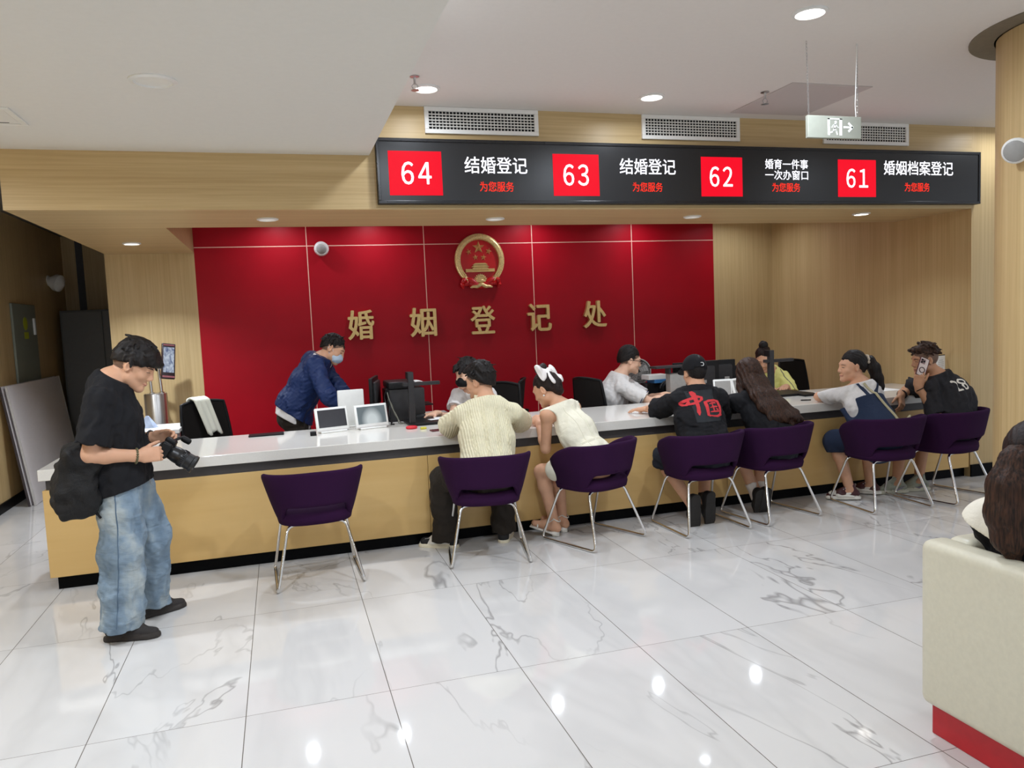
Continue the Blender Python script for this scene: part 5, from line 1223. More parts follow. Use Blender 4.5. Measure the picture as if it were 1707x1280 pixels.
# ------------------------------------------------------------------ clerk in the black mask, behind the cream-shirted man
p = person('clerk person in white top and black mask, arm stretched to a computer mouse', 'f', 1.02, SKIN_P, (1.80, 6.78, 0),
    pel=(1.74, 6.72, .57), chest=(1.68, 6.70, .80), neck=(1.605, 6.68, 1.02), head=(1.555, 6.65, 1.135), hipf=(-.6, -.8, 0), shf=(-.75, -.65, 0), face=(-.92, -.35, -.14),
    wrR=(1.225, 6.455, .832), shR=(1.50, 6.78, .945), poleR=(.3, 0, -1), wrL=(1.50, 6.40, .83), poleL=(.2, -.3, -1), anL=(1.55, 6.55, .092), anR=(1.45, 6.75, .092), footL=(-.7, -.7, 0), footR=(-.7, -.7, 0), kneepole=(-.7, -.7, 1),
    handR=((-.85, -.30, -.05), (0, 0, -1), (.3, -.9, 0), dict(curl=(.25, .5, .4), spread=.02)))
upper(p, 'top', TEE_WHITE, off=.014, sleeve=.55, amp=.004, seed=5); legs(p, 'trousers', TROUSER); shoes(p, (SHOE_BK, SOLE_K), h=.007)
hair_cap(p, HAIR, plane=(0, 0, .0), slope=.62, thick=.024, top=.004, amp=.002, freq=70, seed=8, fringe=[((-.05, .07, .07), (-.055, .105, .035), .022, .012), ((.03, .08, .08), (.02, .115, .045), .024, .012)], extra=[((0, -.09, .02), (0, -.10, -.10), .06, .05), ((.06, -.04, .0), (.06, -.06, -.09), .035, .028), ((-.06, -.04, .0), (-.06, -.06, -.09), .035, .028)]); face_mask(p, MASK_K)

# ------------------------------------------------------------------ man in the cream knit shirt
p = person('person seated with back turned in a cream knit short-sleeved shirt and dark trousers', 'm', 1.02, SKIN, (1.27, 5.0, 0),
    pel=(1.285, 4.985, .575), chest=(1.325, 5.13, .80), neck=(1.355, 5.215, 1.045), head=(1.335, 5.315, 1.172), hipf=(.05, 1, 0), shf=(-.05, 1, -.2), face=(-.70, .70, -.18),
    shL=(1.178, 5.215, .952), shR=(1.540, 5.205, .940), elL=(1.108, 5.455, .838), elR=(1.668, 5.45, .838), wrL=(1.275, 5.63, .832), wrR=(1.53, 5.66, .832),
    handL=((.75, .5, -.05), (0, 0, -1), (.4, .8, 0)), handR=((-.75, .5, -.05), (0, 0, -1), (-.4, .8, 0)),
    knL=(1.03, 5.29, .50), knR=(1.46, 5.335, .50), anL=(1.04, 5.35, .092), anR=(1.475, 5.34, .092), footL=(-.85, .5, 0), footR=(.35, .75, 0), fade=True, h=.0045)
KS = upper(p, 'knit_shirt', KNIT, off=.024, sleeve=.92, sl_r=(.072, .086), hem=(1.28, 4.95, .56), amp=.003, freq=30, seed=31, bulk=1.04, flare=.006)
S = SDF(.005); nk = p['neck']; u = nrm(p['head']-nk)
for k in range(22):
    a = PI*.5+2*PI*k/22; c = nk+V(math.cos(a)*.072, math.sin(a)*.064+.012, 0)+u*(.012); S.add(cone(c, c+u*.028-V(math.cos(a), math.sin(a), 0)*.004, .010, .008), .012)
S.mesh('collar', KNIT, KS)
b = new()
sp = [p['pel'], p['waist'], p['chest'], p['chest']*.35+p['neck']*.65]
bvt = BVHTree.FromPolygons([v.co+ORG[KS.name] for v in KS.data.vertices], [tuple(q.vertices) for q in KS.data.polygons])
for x in (-.115, -.10, .10, .115, -.045, -.03, .03, .045):
    pts = []
    for t_ in np.linspace(.12, .9, 60):
        z = .62+.42*t_; o_ = Vector((1.31+x*(1.05+.2*t_)+.05*t_*.6+.004*math.sin(t_*70+(0 if abs(x) in (.115, .045) else PI)), 4.6, z)); hit = bvt.ray_cast(o_, Vector((0, 1, 0)))
        if hit[0]: pts.append(hit[0]+Vector((0, -.001, 0)))
    if len(pts) > 5: tube(b, pts, .0032, 5)
obj('cable_stitch', b, KNIT, KS, 80)
legs(p, 'trousers', TROUSER, r=(.102, .088, .088), drop=.03, amp=.006); sh = shoes(p, (SHOE_W, SOLE_W, BLACK_F), size=1.05)
for o, P in sh:
    S = SDF(.004); S.add(cone(P(0, -.050, -.050), P(0, -.044, -.030), .041, .041), .01); S.cut(P(0, -.02, 0), nrm(P(0, 1, 0)-P(0, 0, 0))); S.mesh('heel_overlay', SHOE_BK, o)
    S = SDF(.004); S.add(cone(P(0, .055, -.050), P(.003, .150, -.058), .0455, .0345), .01); S.cut(P(0, 0, -.064), nrm(P(0, 0, -1)-P(0, 0, 0))); S.sub(cone(P(0, .06, -.01), P(0, .14, -.025), .024, .018), .004); S.mesh('toe_overlay', SHOE_BK, o)
    S = SDF(.004); S.add(cone(P(0, -.012, .010), P(0, .01, .008), .0385, .030), .01); S.cut(P(0, 0, -.004), nrm(P(0, 0, -1)-P(0, 0, 0))); S.sub(cone(P(0, -.006, .0), P(0, -.004, .07), .030, .032), .003); S.mesh('collar_band', SHOE_BK, o)
hair_cap(p, HAIR, plane=(0, 0, .010), slope=.52, thick=.016, top=.010, amp=.003, freq=75, seed=12, extra=[((0, .05, .10), (-.02, .10, .085), .03, .015)])

# ------------------------------------------------------------------ woman in the white dress with a bow
p = person('person leaning on the counter in a sleeveless white dress with white hair bow', 'f', 1.0, SKIN, (2.06, 5.04, 0),
    pel=(2.07, 5.035, .57), chest=(2.005, 5.17, .77), neck=(1.925, 5.285, .960), head=(1.848, 5.365, 1.075), hipf=(-.45, .9, 0), shf=(-.42, .85, -.35), face=(-.62, .62, -.50), face_up=(-.3, .35, .88),
    shL=(1.795, 5.215, .905), shR=(2.055, 5.345, .925), elL=(1.795, 5.27, .655), wrL=(1.81, 5.47, .828), elR=(2.13, 5.56, .832), wrR=(1.95, 5.66, .834),
    handL=((-.1, .9, .15), (.5, 0, -.8), (.8, .2, .5), dict(curl=(.4, .6, .4))), handR=((-.9, .2, 0), (0, 0, -1), (0, 1, 0)),
    knL=(1.775, 5.325, .475), knR=(1.905, 5.355, .475), anL=(1.835, 5.27, .115), anR=(1.93, 5.35, .115), footL=(-.75, .45, -.35), footR=(-.7, .5, -.35), soleL=(-.25, .15, -.95), soleR=(-.25, .15, -.95), h=.0045)
DR = upper(p, 'dress', IVORY, off=.012, sleeves=False, hem=(2.07, 5.03, .50), hem_n=(0, 0, -1), amp=.003, freq=34, seed=41, neck_r=.062, armhole=.06, flare=.012)
b = new(); bvt = BVHTree.FromPolygons([v.co+ORG[DR.name] for v in DR.data.vertices], [tuple(q.vertices) for q in DR.data.polygons])
sp = lambda t_: (p['pel']*(1-t_)+p['chest']*t_) if t_ <= 1 else p['chest']+(p['neck']-p['chest'])*(t_-1)
ax_ = nrm(p['neck']-p['pel']); rr = axes(p['fwd_sh'])[0]; bk = -nrm(np.cross(ax_, rr))*-1; bk = nrm(np.cross(rr, ax_))*-1; bk = bk if bk@V(0, -1, .3) > 0 else -bk
for x in (-.075, -.008, .008, .075):
    pts = []
    for t_ in np.linspace(.25, 1.75, 30):
        c = sp(t_)+rr*x; hit = bvt.ray_cast(Vector(c+bk*.3), Vector(-bk))
        if hit[0]: pts.append(hit[0])
    if len(pts) > 4: tube(b, pts, .0028, 5)
for t0 in (.46, .50):
    pts = []
    for x in np.linspace(-.125, .125, 22):
        c = sp(t0)+rr*x; hit = bvt.ray_cast(Vector(c+bk*.3), Vector(-bk))
        if hit[0]: pts.append(hit[0])
    if len(pts) > 4: tube(b, pts, .003, 5)
obj('dress_seams', b, IVORY, DR, 80)
S = SDF(.006); q = 1.0
for s in 'LR': S.add(cone(p['hip'+s], p['hip'+s]*.35+p['kn'+s]*.65, .098, .084), .05)
S.wave(.004, 34, 3); S.mesh('skirt', IVORY, p['root'])
hc, P = hair_cap(p, HAIR_BB, plane=(0, 0, -.012), slope=.55, thick=.010, top=.0, amp=.002, freq=100, seed=14, tufts=0, extra=[((0, -.09, .0), (0, -.085, -.055), .05, .04)])
S = SDF(.0045)
for a, r_s in ((0, .036), (1.6, .030), (3.1, .032), (4.7, .028)): S.add(ell(P(.016*math.cos(a), -.045+.016*math.sin(a), .150), p['H'], V(r_s, r_s, .034)), .01)
S.wave(.006, 75, 7); S.mesh('hair_bun', HAIR_BB, p['root'])
S = SDF(.0045)
for e in (-1, 1):
    S.add(clip(cone(P(e*.012, -.085, .115), P(e*.105, -.07, .108), .018, .064, (p['H'][1], .34)), (P(e*.122, -.075, .10), p['H'][0]*e)), .008)
    S.add(cone(P(e*.01, -.095, .105), P(e*.070, -.118, .030), .014, .038, (p['H'][1], .32)), .008)
S.add(ell(P(0, -.095, .112), p['H'], V(.018, .016, .020)), .008); S.wave(.004, 60, 9); S.mesh('hair_bow', plain('white_satin', srgb(240, 234, 230), .45, var=.02), p['root'])
b = new(); bmesh.ops.create_icosphere(b, subdivisions=2, radius=.007)
for v in b.verts: v.co += Vector(P(-.083, .0, -.045))
obj('earring', b, WHITE_P, p['root'], 80)
for s in 'LR':
    an = p['an'+s]; f = nrm(p['foot'+s]); d = nrm(p['sole'+s]); f = nrm(f-d*(f@d)); r = np.cross(f, -d); A = np.stack([r, f, -d]); P2 = lambda x, y, z: an+r*x+f*y-d*z
    S = SDF(.004); S.add(rbox(P2(0, .055, -.088), A, V(.034, .105, .007), .006), .004); S.add(clip(cone(P2(0, -.035, -.085), P2(0, -.04, -.085)+V(0, 0, -.05), .030, .024), (V(0, 0, .002), V(0, 0, -1))), .01); o = S.mesh('sandal', SHOE_W, p['root'])
    b = new(); tube(b, [P2(.036*math.cos(a), .036*math.sin(a)-.01, .02+.01*math.sin(a)) for a in [2*PI*i/16 for i in range(16)]], .004, 6, closed=True)
    tube(b, [P2(-.036, .0, .02), P2(-.030, .05, -.04), P2(.0, .085, -.045), P2(.036, .10, -.08)], .004, 6); tube(b, [P2(-.037, .10, -.08), P2(-.02, .105, -.055), P2(.02, .105, -.055), P2(.037, .10, -.08)], .006, 6); obj('straps', b, SHOE_W, o, 60)

# ------------------------------------------------------------------ clerk in white with glasses
p = person('person behind the counter in white short-sleeved shirt and dark-rimmed glasses, reaching right', 'm', 1.03, SKIN_P, (3.0, 6.84, 0),
    pel=(3.01, 6.85, .58), chest=(3.025, 6.83, .81), neck=(3.10, 6.80, 1.025), head=(3.195, 6.775, 1.158), hipf=(.9, -.45, 0), shf=(.85, -.5, -.1), face=(.95, -.22, -.22),
    shR=(3.045, 6.655, .925), shL=(3.20, 6.945, .935), wrR=(3.47, 6.38, .84), poleR=(0, -.4, -1), wrL=(3.42, 6.50, .835), poleL=(.2, .4, -1), anR=(3.22, 6.46, .092), anL=(3.30, 6.68, .092), footR=(.6, -.8, 0), footL=(.3, -.9, 0), kneepole=(.6, -.5, 1),
    handR=((.9, -.3, -.1), (0, 0, -1), (.3, .9, 0)), handL=((.8, -.55, 0), (0, 0, -1), (-.4, -.8, 0)), fade=True)
PO = upper(p, 'polo_shirt', TEE_WHITE, off=.022, sleeve=.82, sl_r=(.070, .082), amp=.004, freq=34, seed=51, bulk=1.06); legs(p, 'trousers', TROUSER); shoes(p, (SHOE_BK, SOLE_K), h=.007)
d = nrm(p['elR']-p['shR']); e = p['shR']+(p['elR']-p['shR'])*.80; x_, y_, _ = frame(Vector(d)); b = new()
tube(b, [Vector(e)+x_*.0825*math.cos(a)+y_*.0825*math.sin(a) for a in [2*PI*i/28 for i in range(28)]], .004, 6, closed=True); obj('sleeve_stripe', b, NAVY, PO, 60)
hc, P = hair_cap(p, HAIR, plane=(0, 0, .012), slope=.50, thick=.013, top=.006, amp=.002, freq=100, seed=15, tufts=0)
b = new()
for e in (-1, 1):
    tube(b, [P(e*.031+.026*math.cos(a), .106-.012*abs(math.cos(a)*e*.5+.5)*0, .004+.020*math.sin(a)) for a in [2*PI*i/18 for i in range(18)]], .003, 6, closed=True); tube(b, [P(e*.057, .104, .010), P(e*.078, .06, .010), P(e*.082, -.02, .006)], .003, 6)
tube(b, [P(-.006, .107, .008), P(.006, .107, .008)], .003, 6); obj('glasses', b, plain('glasses_frame', srgb(30, 20, 18), .3), p['root'], 60)

# ------------------------------------------------------------------ man with red characters on his back
p = person('person seated in black cap and t-shirt with big red characters on the back', 'm', 1.02, SKIN, (2.96, 5.03, 0),
    pel=(2.955, 5.0, .565), chest=(2.975, 5.13, .785), neck=(3.01, 5.22, 1.015), head=(3.035, 5.295, 1.132), hipf=(.05, 1, 0), shf=(.06, 1, -.2), face=(.08, .97, -.2),
    shL=(2.845, 5.225, .930), shR=(3.205, 5.215, .922), elL=(2.80, 5.49, .838), wrL=(2.815, 5.66, .830), elR=(3.295, 5.37, .775), wrR=(3.25, 5.60, .832),
    handL=((-.75, .55, -.05), (0, 0, -1), (.5, .6, 0), dict(curl=(.15, .2, .2))), handR=((-.5, .85, 0), (0, 0, -1), (-.8, -.3, 0)),
    knL=(2.755, 5.325, .48), knR=(3.15, 5.345, .48), anL=(2.865, 5.115, .175), anR=(2.995, 5.135, .180), footL=(.05, .25, -1), footR=(.05, .25, -1), soleL=(0, -1, -.2), soleR=(.1, -1, -.2), fade=True, h=.0045)
TS = upper(p, 't_shirt', TEE_BLACK, off=.024, sleeve=.98, sl_r=(.076, .090), hem=(2.95, 4.95, .54), amp=.005, freq=34, seed=61, bulk=1.05, flare=.006)
legs(p, 'shorts', SHORTS_D, full=.5, r=(.105, .098, .09)); shoes(p, (SHOE_BK, SOLE_K), size=1.04)
RP = plain('red_print', srgb(206, 52, 58), .8, var=.1, scale=120); DP = plain('dark_print_block', srgb(34, 38, 42), .85)
def poly_mesh(polys):
    b = new()
    for q in polys: b.faces.new([b.verts.new((x, y, 0)) for x, y in q])
    me = bpy.data.meshes.new('print'); b.to_mesh(me); b.free(); return me
def ribbon(pts):
    """brush stroke: (x, y, width) points"""
    L, R_ = [], []
    for i, (x, y, w) in enumerate(pts):
        a = pts[max(0, i-1)]; c = pts[min(len(pts)-1, i+1)]; d = Vector((c[0]-a[0], c[1]-a[1])).normalized(); w *= 1.15; L.append((x-d.y*w/2, y+d.x*w/2)); R_.append((x+d.y*w/2, y-d.x*w/2))
    return [[L[i], R_[i], R_[i+1], L[i+1]] for i in range(len(pts)-1)]
zhong = ribbon([(.02, .58, .02), (.10, .62, .09), (.22, .66, .085), (.20, .56, .06), (.14, .50, .02)])+ribbon([(.04, .56, .05), (.10, .50, .075), (.17, .49, .05)])+ribbon([(.12, .66, .04), (.28, .72, .075), (.44, .79, .085), (.53, .75, .08), (.50, .66, .06), (.44, .60, .03)])+ribbon([(.16, .50, .04), (.30, .54, .07), (.46, .62, .06)])+ribbon([(.335, 1.0, .05), (.36, .92, .10), (.37, .70, .085), (.365, .40, .075), (.345, .20, .08), (.335, .08, .02)])
guo = ribbon([(.54, .56, .04), (.56, .50, .075), (.555, .26, .07), (.55, .06, .06), (.60, .02, .04)])+ribbon([(.53, .55, .05), (.68, .60, .075), (.86, .60, .085), (.96, .55, .09), (.97, .42, .09), (.955, .20, .085), (.90, .05, .085), (.80, .0, .07), (.68, .02, .05), (.58, .05, .04)])+ribbon([(.64, .48, .03), (.76, .51, .05), (.87, .50, .04)])+ribbon([(.63, .34, .03), (.75, .37, .05), (.88, .36, .04)])+ribbon([(.62, .18, .03), (.75, .19, .055), (.90, .18, .04)])+ribbon([(.75, .50, .04), (.745, .36, .05), (.74, .18, .04)])+ribbon([(.82, .30, .02), (.86, .25, .05), (.87, .22, .02)])
BKD = Vector((0, -1, .12)).normalized(); EX = Vector((1, 0, 0)); EY = Vector((0, .12, 1)).normalized()
O_ = Vector((2.972, 5.02, .905))
link_mesh('print_block', drape_text(poly_mesh([[(0, 0), (.5, 0), (.5, .5), (0, .5)], [(.5, 0), (1, 0), (1, .5), (.5, .5)], [(0, .5), (.5, .5), (.5, 1), (0, 1)], [(.5, .5), (1, .5), (1, 1), (.5, 1)]]), TS, O_+Vector((-.0, 0, .0)), EX, EY, BKD, .20, .235, .002), DP, TS)
link_mesh('red_characters', drape_text(poly_mesh(zhong+guo), TS, O_+Vector((-.012, 0, .012)), EX, EY, BKD, .31, .205, .0045), RP, TS)
hc, P = hair_cap(p, HAIR, plane=(0, 0, -.025), slope=.45, thick=.006, amp=.0015, seed=16, tufts=0)
S = SDF(.0045); H = p['H']; S.add(clip(ell(P(0, -.014, .036), H, V(.090, .112, .104)), (P(0, 0, .018), -nrm(H[2]-.12*H[1]))), .004); S.wave(.0015, 60, 3); cp_ = S.mesh('cap', TEE_BLACK, p['root'])
S = SDF(.0045); S.add(clip(ell(P(0, .10, .030), np.stack([H[0], nrm(H[1]-.25*H[2]), nrm(H[2]+.25*H[1])]), V(.085, .10, .012)), (P(0, .06, .03), -H[1])), .004); S.mesh('brim', TEE_BLACK, cp_)
b = new(); tube(b, [P(.014*math.cos(a)+.01, -.128, .045+.014*math.sin(a)) for a in np.linspace(-2.2, 2.2, 12)], .0028, 5); o = obj('cap_logo', b, WHITE_P, cp_, 60)
b = new(); tube(b, [P(-.05, -.112, .028), P(0, -.130, .026), P(.05, -.112, .028)], .006, 6); obj('cap_strap', b, BLACK_F, cp_, 60)

# ------------------------------------------------------------------ woman with long loose hair
p = person('person seated in a black t-shirt with long loose dark brown hair covering her back', 'f', 1.0, SKIN, (3.58, 5.05, 0),
    pel=(3.585, 5.04, .565), chest=(3.575, 5.16, .755), neck=(3.545, 5.265, .955), head=(3.535, 5.335, 1.075), hipf=(-.1, 1, 0), shf=(-.08, 1, -.3), face=(-.08, .95, -.3),
    shL=(3.40, 5.27, .868), shR=(3.70, 5.245, .862), elL=(3.450, 5.50, .838), wrL=(3.54, 5.67, .832), elR=(3.785, 5.46, .836), wrR=(3.63, 5.66, .832),
    handL=((.6, .75, 0), (0, 0, -1), (.8, -.3, 0)), handR=((-.6, .75, 0), (0, 0, -1), (-.8, -.3, 0)),
    knL=(3.44, 5.345, .48), knR=(3.63, 5.355, .48), anL=(3.515, 5.24, .145), anR=(3.565, 5.225, .15), footL=(.15, .35, -.9), footR=(.05, .35, -.9), soleL=(-.1, -.9, -.35), soleR=(-.1, -.9, -.35))
TL = upper(p, 't_shirt', TEE_BLACK, off=.026, sleeve=.98, sl_r=(.070, .082), hem=(3.6, 5.04, .56), amp=.005, freq=34, seed=71, bulk=1.08); legs(p, 'shorts', SHORTS_D, full=.42); shoes(p, (SHOE_BK, SOLE_K))
for s in 'LR':
    S = SDF(.006); d = nrm(p['kn'+s]-p['an'+s]); S.add(clip(cone(p['an'+s]-d*.03, p['an'+s]+d*.10, .042, .047), (p['an'+s]+d*.085, d)), .01); S.wave(.003, 60, 3); S.mesh('sock', SOCK, p['root'])
hc, P = hair_cap(p, HAIR_B, plane=(0, 0, -.02), slope=.8, thick=.016, amp=.002, freq=110, seed=17, tufts=0)
S = SDF(.005); Q0 = [P(0, -.05, .07), V(3.535, 5.215, 1.02), V(3.545, 5.125, .93), V(3.575, 5.055, .85), V(3.63, 5.0, .765), V(3.665, 4.99, .715)]
for dx, w in ((-.075, .040), (-.04, .05), (0, .055), (.04, .05), (.075, .042)):
    for i in range(5):
        k0, k1 = (1.0, .95, .98, 1.0, .95, .65)[i], (1.0, .95, .98, 1.0, .95, .65)[i+1]
        S.add(cone(Q0[i]+V(dx*(.8+.14*i), abs(dx)*.25, 0), Q0[i+1]+V(dx*(.8+.14*(i+1)), abs(dx)*.25, abs(dx)*.35*(i > 2)), w*k0*.9, w*k1*.78), .03)
for e in (-1, 1): S.add(cone(P(e*.075, .0, .04), P(e*.088, .01, -.09), .030, .030), .03); S.add(cone(P(e*.088, .01, -.09), V(3.545+e*.115, 5.25, .90), .030, .028), .03)
S.wave(.0035, 120, 5, nrm(V(.25, -.45, -.85)), .5); S.wave(.0014, 340, 6, nrm(V(.25, -.45, -.85)), .4); S.mesh('long_hair', HAIR_B, p['root'])
b = new(); tube(b, bend([p['shR']+V(.03, -.055, .0), p['shR']+V(.05, -.10, -.06), p['shR']+V(.045, -.105, -.13)], .03), .006, 6); obj('back_print', b, RP, TL, 60)

# ------------------------------------------------------------------ clerk in yellow
p = person('person behind the counter in pale yellow t-shirt with high hair bun', 'f', 1.0, SKIN, (4.80, 6.92, 0),
    pel=(4.80, 6.93, .56), chest=(4.795, 6.86, .775), neck=(4.75, 6.80, .975), head=(4.655, 6.75, 1.085), hipf=(-.1, -1, 0), shf=(-.2, -.95, -.2), face=(-.55, -.72, -.42), face_up=(-.2, -.3, .9),
    wrL=(4.70, 6.45, .83), wrR=(4.50, 6.46, .832), shL=(4.885, 6.74, .885), poleL=(.6, 0, -1), poleR=(-.5, 0, -1), anL=(4.85, 6.55, .092), anR=(4.65, 6.55, .092), footL=(0, -1, 0), footR=(0, -1, 0), kneepole=(0, -1, 1),
    handL=((-.7, -.6, 0), (0, 0, -1), (-.7, .5, 0)), handR=((-.2, -.95, 0), (0, 0, -1), (-.9, 0, 0)))
YT = upper(p, 't_shirt', YELLOW, off=.018, sleeve=.78, sl_r=(.066, .078), amp=.005, freq=34, seed=81, bulk=1.04); legs(p, 'trousers', TROUSER); shoes(p, (SHOE_BK, SOLE_K), h=.007)
b = new(); bvt = BVHTree.FromPolygons([v.co+ORG[YT.name] for v in YT.data.vertices], [tuple(q.vertices) for q in YT.data.polygons])
for x in (.085,):
    pts = []
    for t_ in np.linspace(0, 1, 20):
        c = Vector((4.75+x+.05*(1-t_), 6.2, .70+.28*t_)); hit = bvt.ray_cast(c, Vector((0, 1, 0)))
        if hit[0]: pts.append(hit[0])
    if len(pts) > 3: tube(b, pts, .005, 6)
obj('lanyard_strap', b, plain('grey_strap', srgb(120, 118, 100), .7), YT, 60)
hc, P = hair_cap(p, HAIR_BB, plane=(0, 0, .0), slope=.55, thick=.012, amp=.003, seed=18, tufts=0, extra=[((0, -.08, .0), (0, -.075, -.05), .05, .035)])
S = SDF(.005); S.add(ell(P(.0, -.055, .145), p['H'], V(.045, .045, .038)), .01); S.wave(.006, 70, 3); S.mesh('hair_bun', HAIR, p['root'])

# ------------------------------------------------------------------ woman in dungarees
p = person('person seated in white t-shirt and dark denim dungarees with ponytail, looking left', 'f', 1.03, SKIN, (4.48, 4.99, 0),
    pel=(4.49, 4.985, .565), chest=(4.475, 5.12, .755), neck=(4.530, 5.225, .955), head=(4.480, 5.285, 1.090), hipf=(.0, 1, 0), shf=(-.12, 1, -.25), face=(-.97, .25, -.03),
    shL=(4.345, 5.225, .885), shR=(4.675, 5.24, .868), elL=(4.325, 5.495, .838), wrL=(4.515, 5.55, .838), elR=(4.74, 5.47, .838), wrR=(4.52, 5.60, .842),
    handL=((.97, .15, 0), (0, 0, -1), (0, 1, 0)), handR=((-.95, -.1, .02), (0, 0, -1), (0, 1, 0)),
    knL=(4.35, 5.325, .475), knR=(4.66, 5.335, .48), anL=(4.405, 5.23, .094), anR=(4.68, 5.31, .094), footL=(-.80, .45, 0), footR=(-.55, .70, 0), h=.0045)
upper(p, 't_shirt', TEE_WHITE, off=.014, sleeve=.70, sl_r=(.070, .080), amp=.004, freq=34, seed=91, bulk=1.04, neck_r=.062)
DG = SDF(.006); q = p['k']; u = nrm(p['chest']-p['pel'])
def Tt(S, a, c, ra, rb, fd):
    d = nrm(c-a); n = nrm(fd-d*(fd@d)); S.add(cone(a, c, ra, rb, (n, .74)), .05)
fh = nrm(p['fwd_hip']); Tt(DG, p['pel']-V(0, 0, .06), p['pel'], .172, .18, fh); Tt(DG, p['pel'], p['waist'], .18, .182, fh); Tt(DG, p['waist'], p['chest']+u*.08, .182, .196, fh)
rr = axes(p['fwd_sh'])[0]
DG.sub(cone(p['chest']-rr*.215+u*.02-V(0, .02, 0), p['chest']-rr*.205+u*.2, .085, .125), .01); DG.sub(cone(p['chest']+rr*.215+u*.04-V(0, .02, 0), p['chest']+rr*.205+u*.2, .075, .11), .01)
DG.wave(.002, 40, 7); DG.cut(p['chest']+u*.065, u)
for s in 'LR':
    hi, kn, an = p['hip'+s], p['kn'+s], p['an'+s]; DG.add(cone(hi, kn, .104*q, .092*q), .04); d = nrm(an-kn); e = kn+d*.07; DG.add(clip(cone(kn, e+d*.03, .092*q, .085*q), (e, d)), .03)
dg = DG.mesh('dungarees', DENIM_D, p['root'])
tsh = [c for c in p['root'].children if c.name.startswith('t_shirt')][0]
bvt = BVHTree.FromPolygons([v.co+ORG[tsh.name] for v in tsh.data.vertices], [tuple(z.vertices) for z in tsh.data.polygons])
def strap(pts2, half, mat, name, parent, back=(0, -1, .35), off=.003):
    """flat strap laid on the shirt"""
    bk_ = Vector(back).normalized(); b = new(); rows = []
    P3 = []
    for o_ in pts2:
        hit = bvt.ray_cast(Vector(o_)+bk_*.3, -bk_)
        if hit[0]: P3.append(hit[0]+bk_*off)
    for i, c in enumerate(P3):
        d = (P3[min(i+1, len(P3)-1)]-P3[max(i-1, 0)]).normalized(); sd = d.cross(bk_).normalized(); rows.append((b.verts.new(c-sd*half), b.verts.new(c+sd*half)))
    for a, c in zip(rows, rows[1:]): b.faces.new((a[0], a[1], c[1], c[0]))
    o = obj(name, b, mat, parent, 60); o.modifiers.new('t', 'SOLIDIFY').thickness = .004; return o
lp = lambda a, c, n=14: [np.asarray(a)+(np.asarray(c)-np.asarray(a))*t for t in np.linspace(0, 1, n)]
strap(lp(p['chest']-rr*.02+u*.06, p['neck']-rr*.105+u*.00, 16), .017, DENIM_D, 'shoulder_strap', dg); strap(lp(p['chest']+rr*.03+u*.06, p['neck']+rr*.095, 16), .017, DENIM_D, 'shoulder_strap', dg)
BAGS = plain('beige_webbing', srgb(178, 168, 134), .8, var=.15, scale=200)
bvt = BVHTree.FromPolygons([v.co+ORG[o_.name] for o_ in (tsh, dg) for v in o_.data.vertices], [tuple(z.vertices) for z in tsh.data.polygons]+[tuple(i+len(tsh.data.vertices) for i in z.vertices) for z in dg.data.polygons])
sb = strap(lp(p['neck']-rr*.07-u*.02, p['pel']+rr*.10+u*.06, 26), .011, BAGS, 'bag_strap', p['root'], off=.006)
b = new(); tube(b, [p['pel']+rr*.15+V(0, -.13, .12), p['pel']+rr*.17+V(0, -.15, .15), p['pel']+rr*.19+V(0, -.13, .12), p['pel']+rr*.16+V(0, -.13, .09)], .009, 7); obj('strap_knot', b, BAGS, sb, 60)
sh = shoes(p, (SHOE_M, SHOE_W, SHOE_W), size=.94)
for o, P in sh:
    S = SDF(.0045); 
    for e in (-1, 1): S.add(cone(P(e*.040, -.02, -.062), P(e*.034, .10, -.055), .010, .016), .012); S.add(cone(P(e*.038, -.0, -.035), P(e*.030, .05, -.04), .008, .007), .01)
    S.add(cone(P(0, .125, -.045), P(.003, .145, -.052), .030, .026), .01); S.cut(P(0, 0, -.068), nrm(P(0, 0, -1)-P(0, 0, 0))); S.mesh('white_overlay', SHOE_W, o)
hc, P = hair_cap(p, HAIR, plane=(0, 0, .005), slope=.62, thick=.011, amp=.002, freq=110, seed=19, tufts=0)
S = SDF(.0045); Q1 = [P(0, -.105, .045), P(0, -.155, .035), P(-.01, -.185, -.03), P(-.015, -.205, -.11), P(-.02, -.22, -.18), P(-.02, -.235, -.235)]
for (a, ra), (c, rb_) in zip(list(zip(Q1, (.032, .042, .048, .046, .034, .012)))[:-1], list(zip(Q1, (.032, .042, .048, .046, .034, .012)))[1:]): S.add(cone(a, c, ra, rb_, (p['H'][0], .85)), .02)
S.wave(.003, 130, 4, -p['H'][2], .6); S.wave(.0013, 340, 5, -p['H'][2], .4); S.mesh('ponytail', HAIR, p['root'])
S = SDF(.0045); 
for k in range(9): a = 2*PI*k/9; S.add(ell(P(.030*math.cos(a), -.128, .045+.034*math.sin(a)), p['H'], V(.016, .015, .016)), .006)
S.wave(.004, 90, 3); S.mesh('scrunchie', plain('patterned_scrunchie', srgb(196, 182, 162), .7, var=.45, scale=70), p['root'])

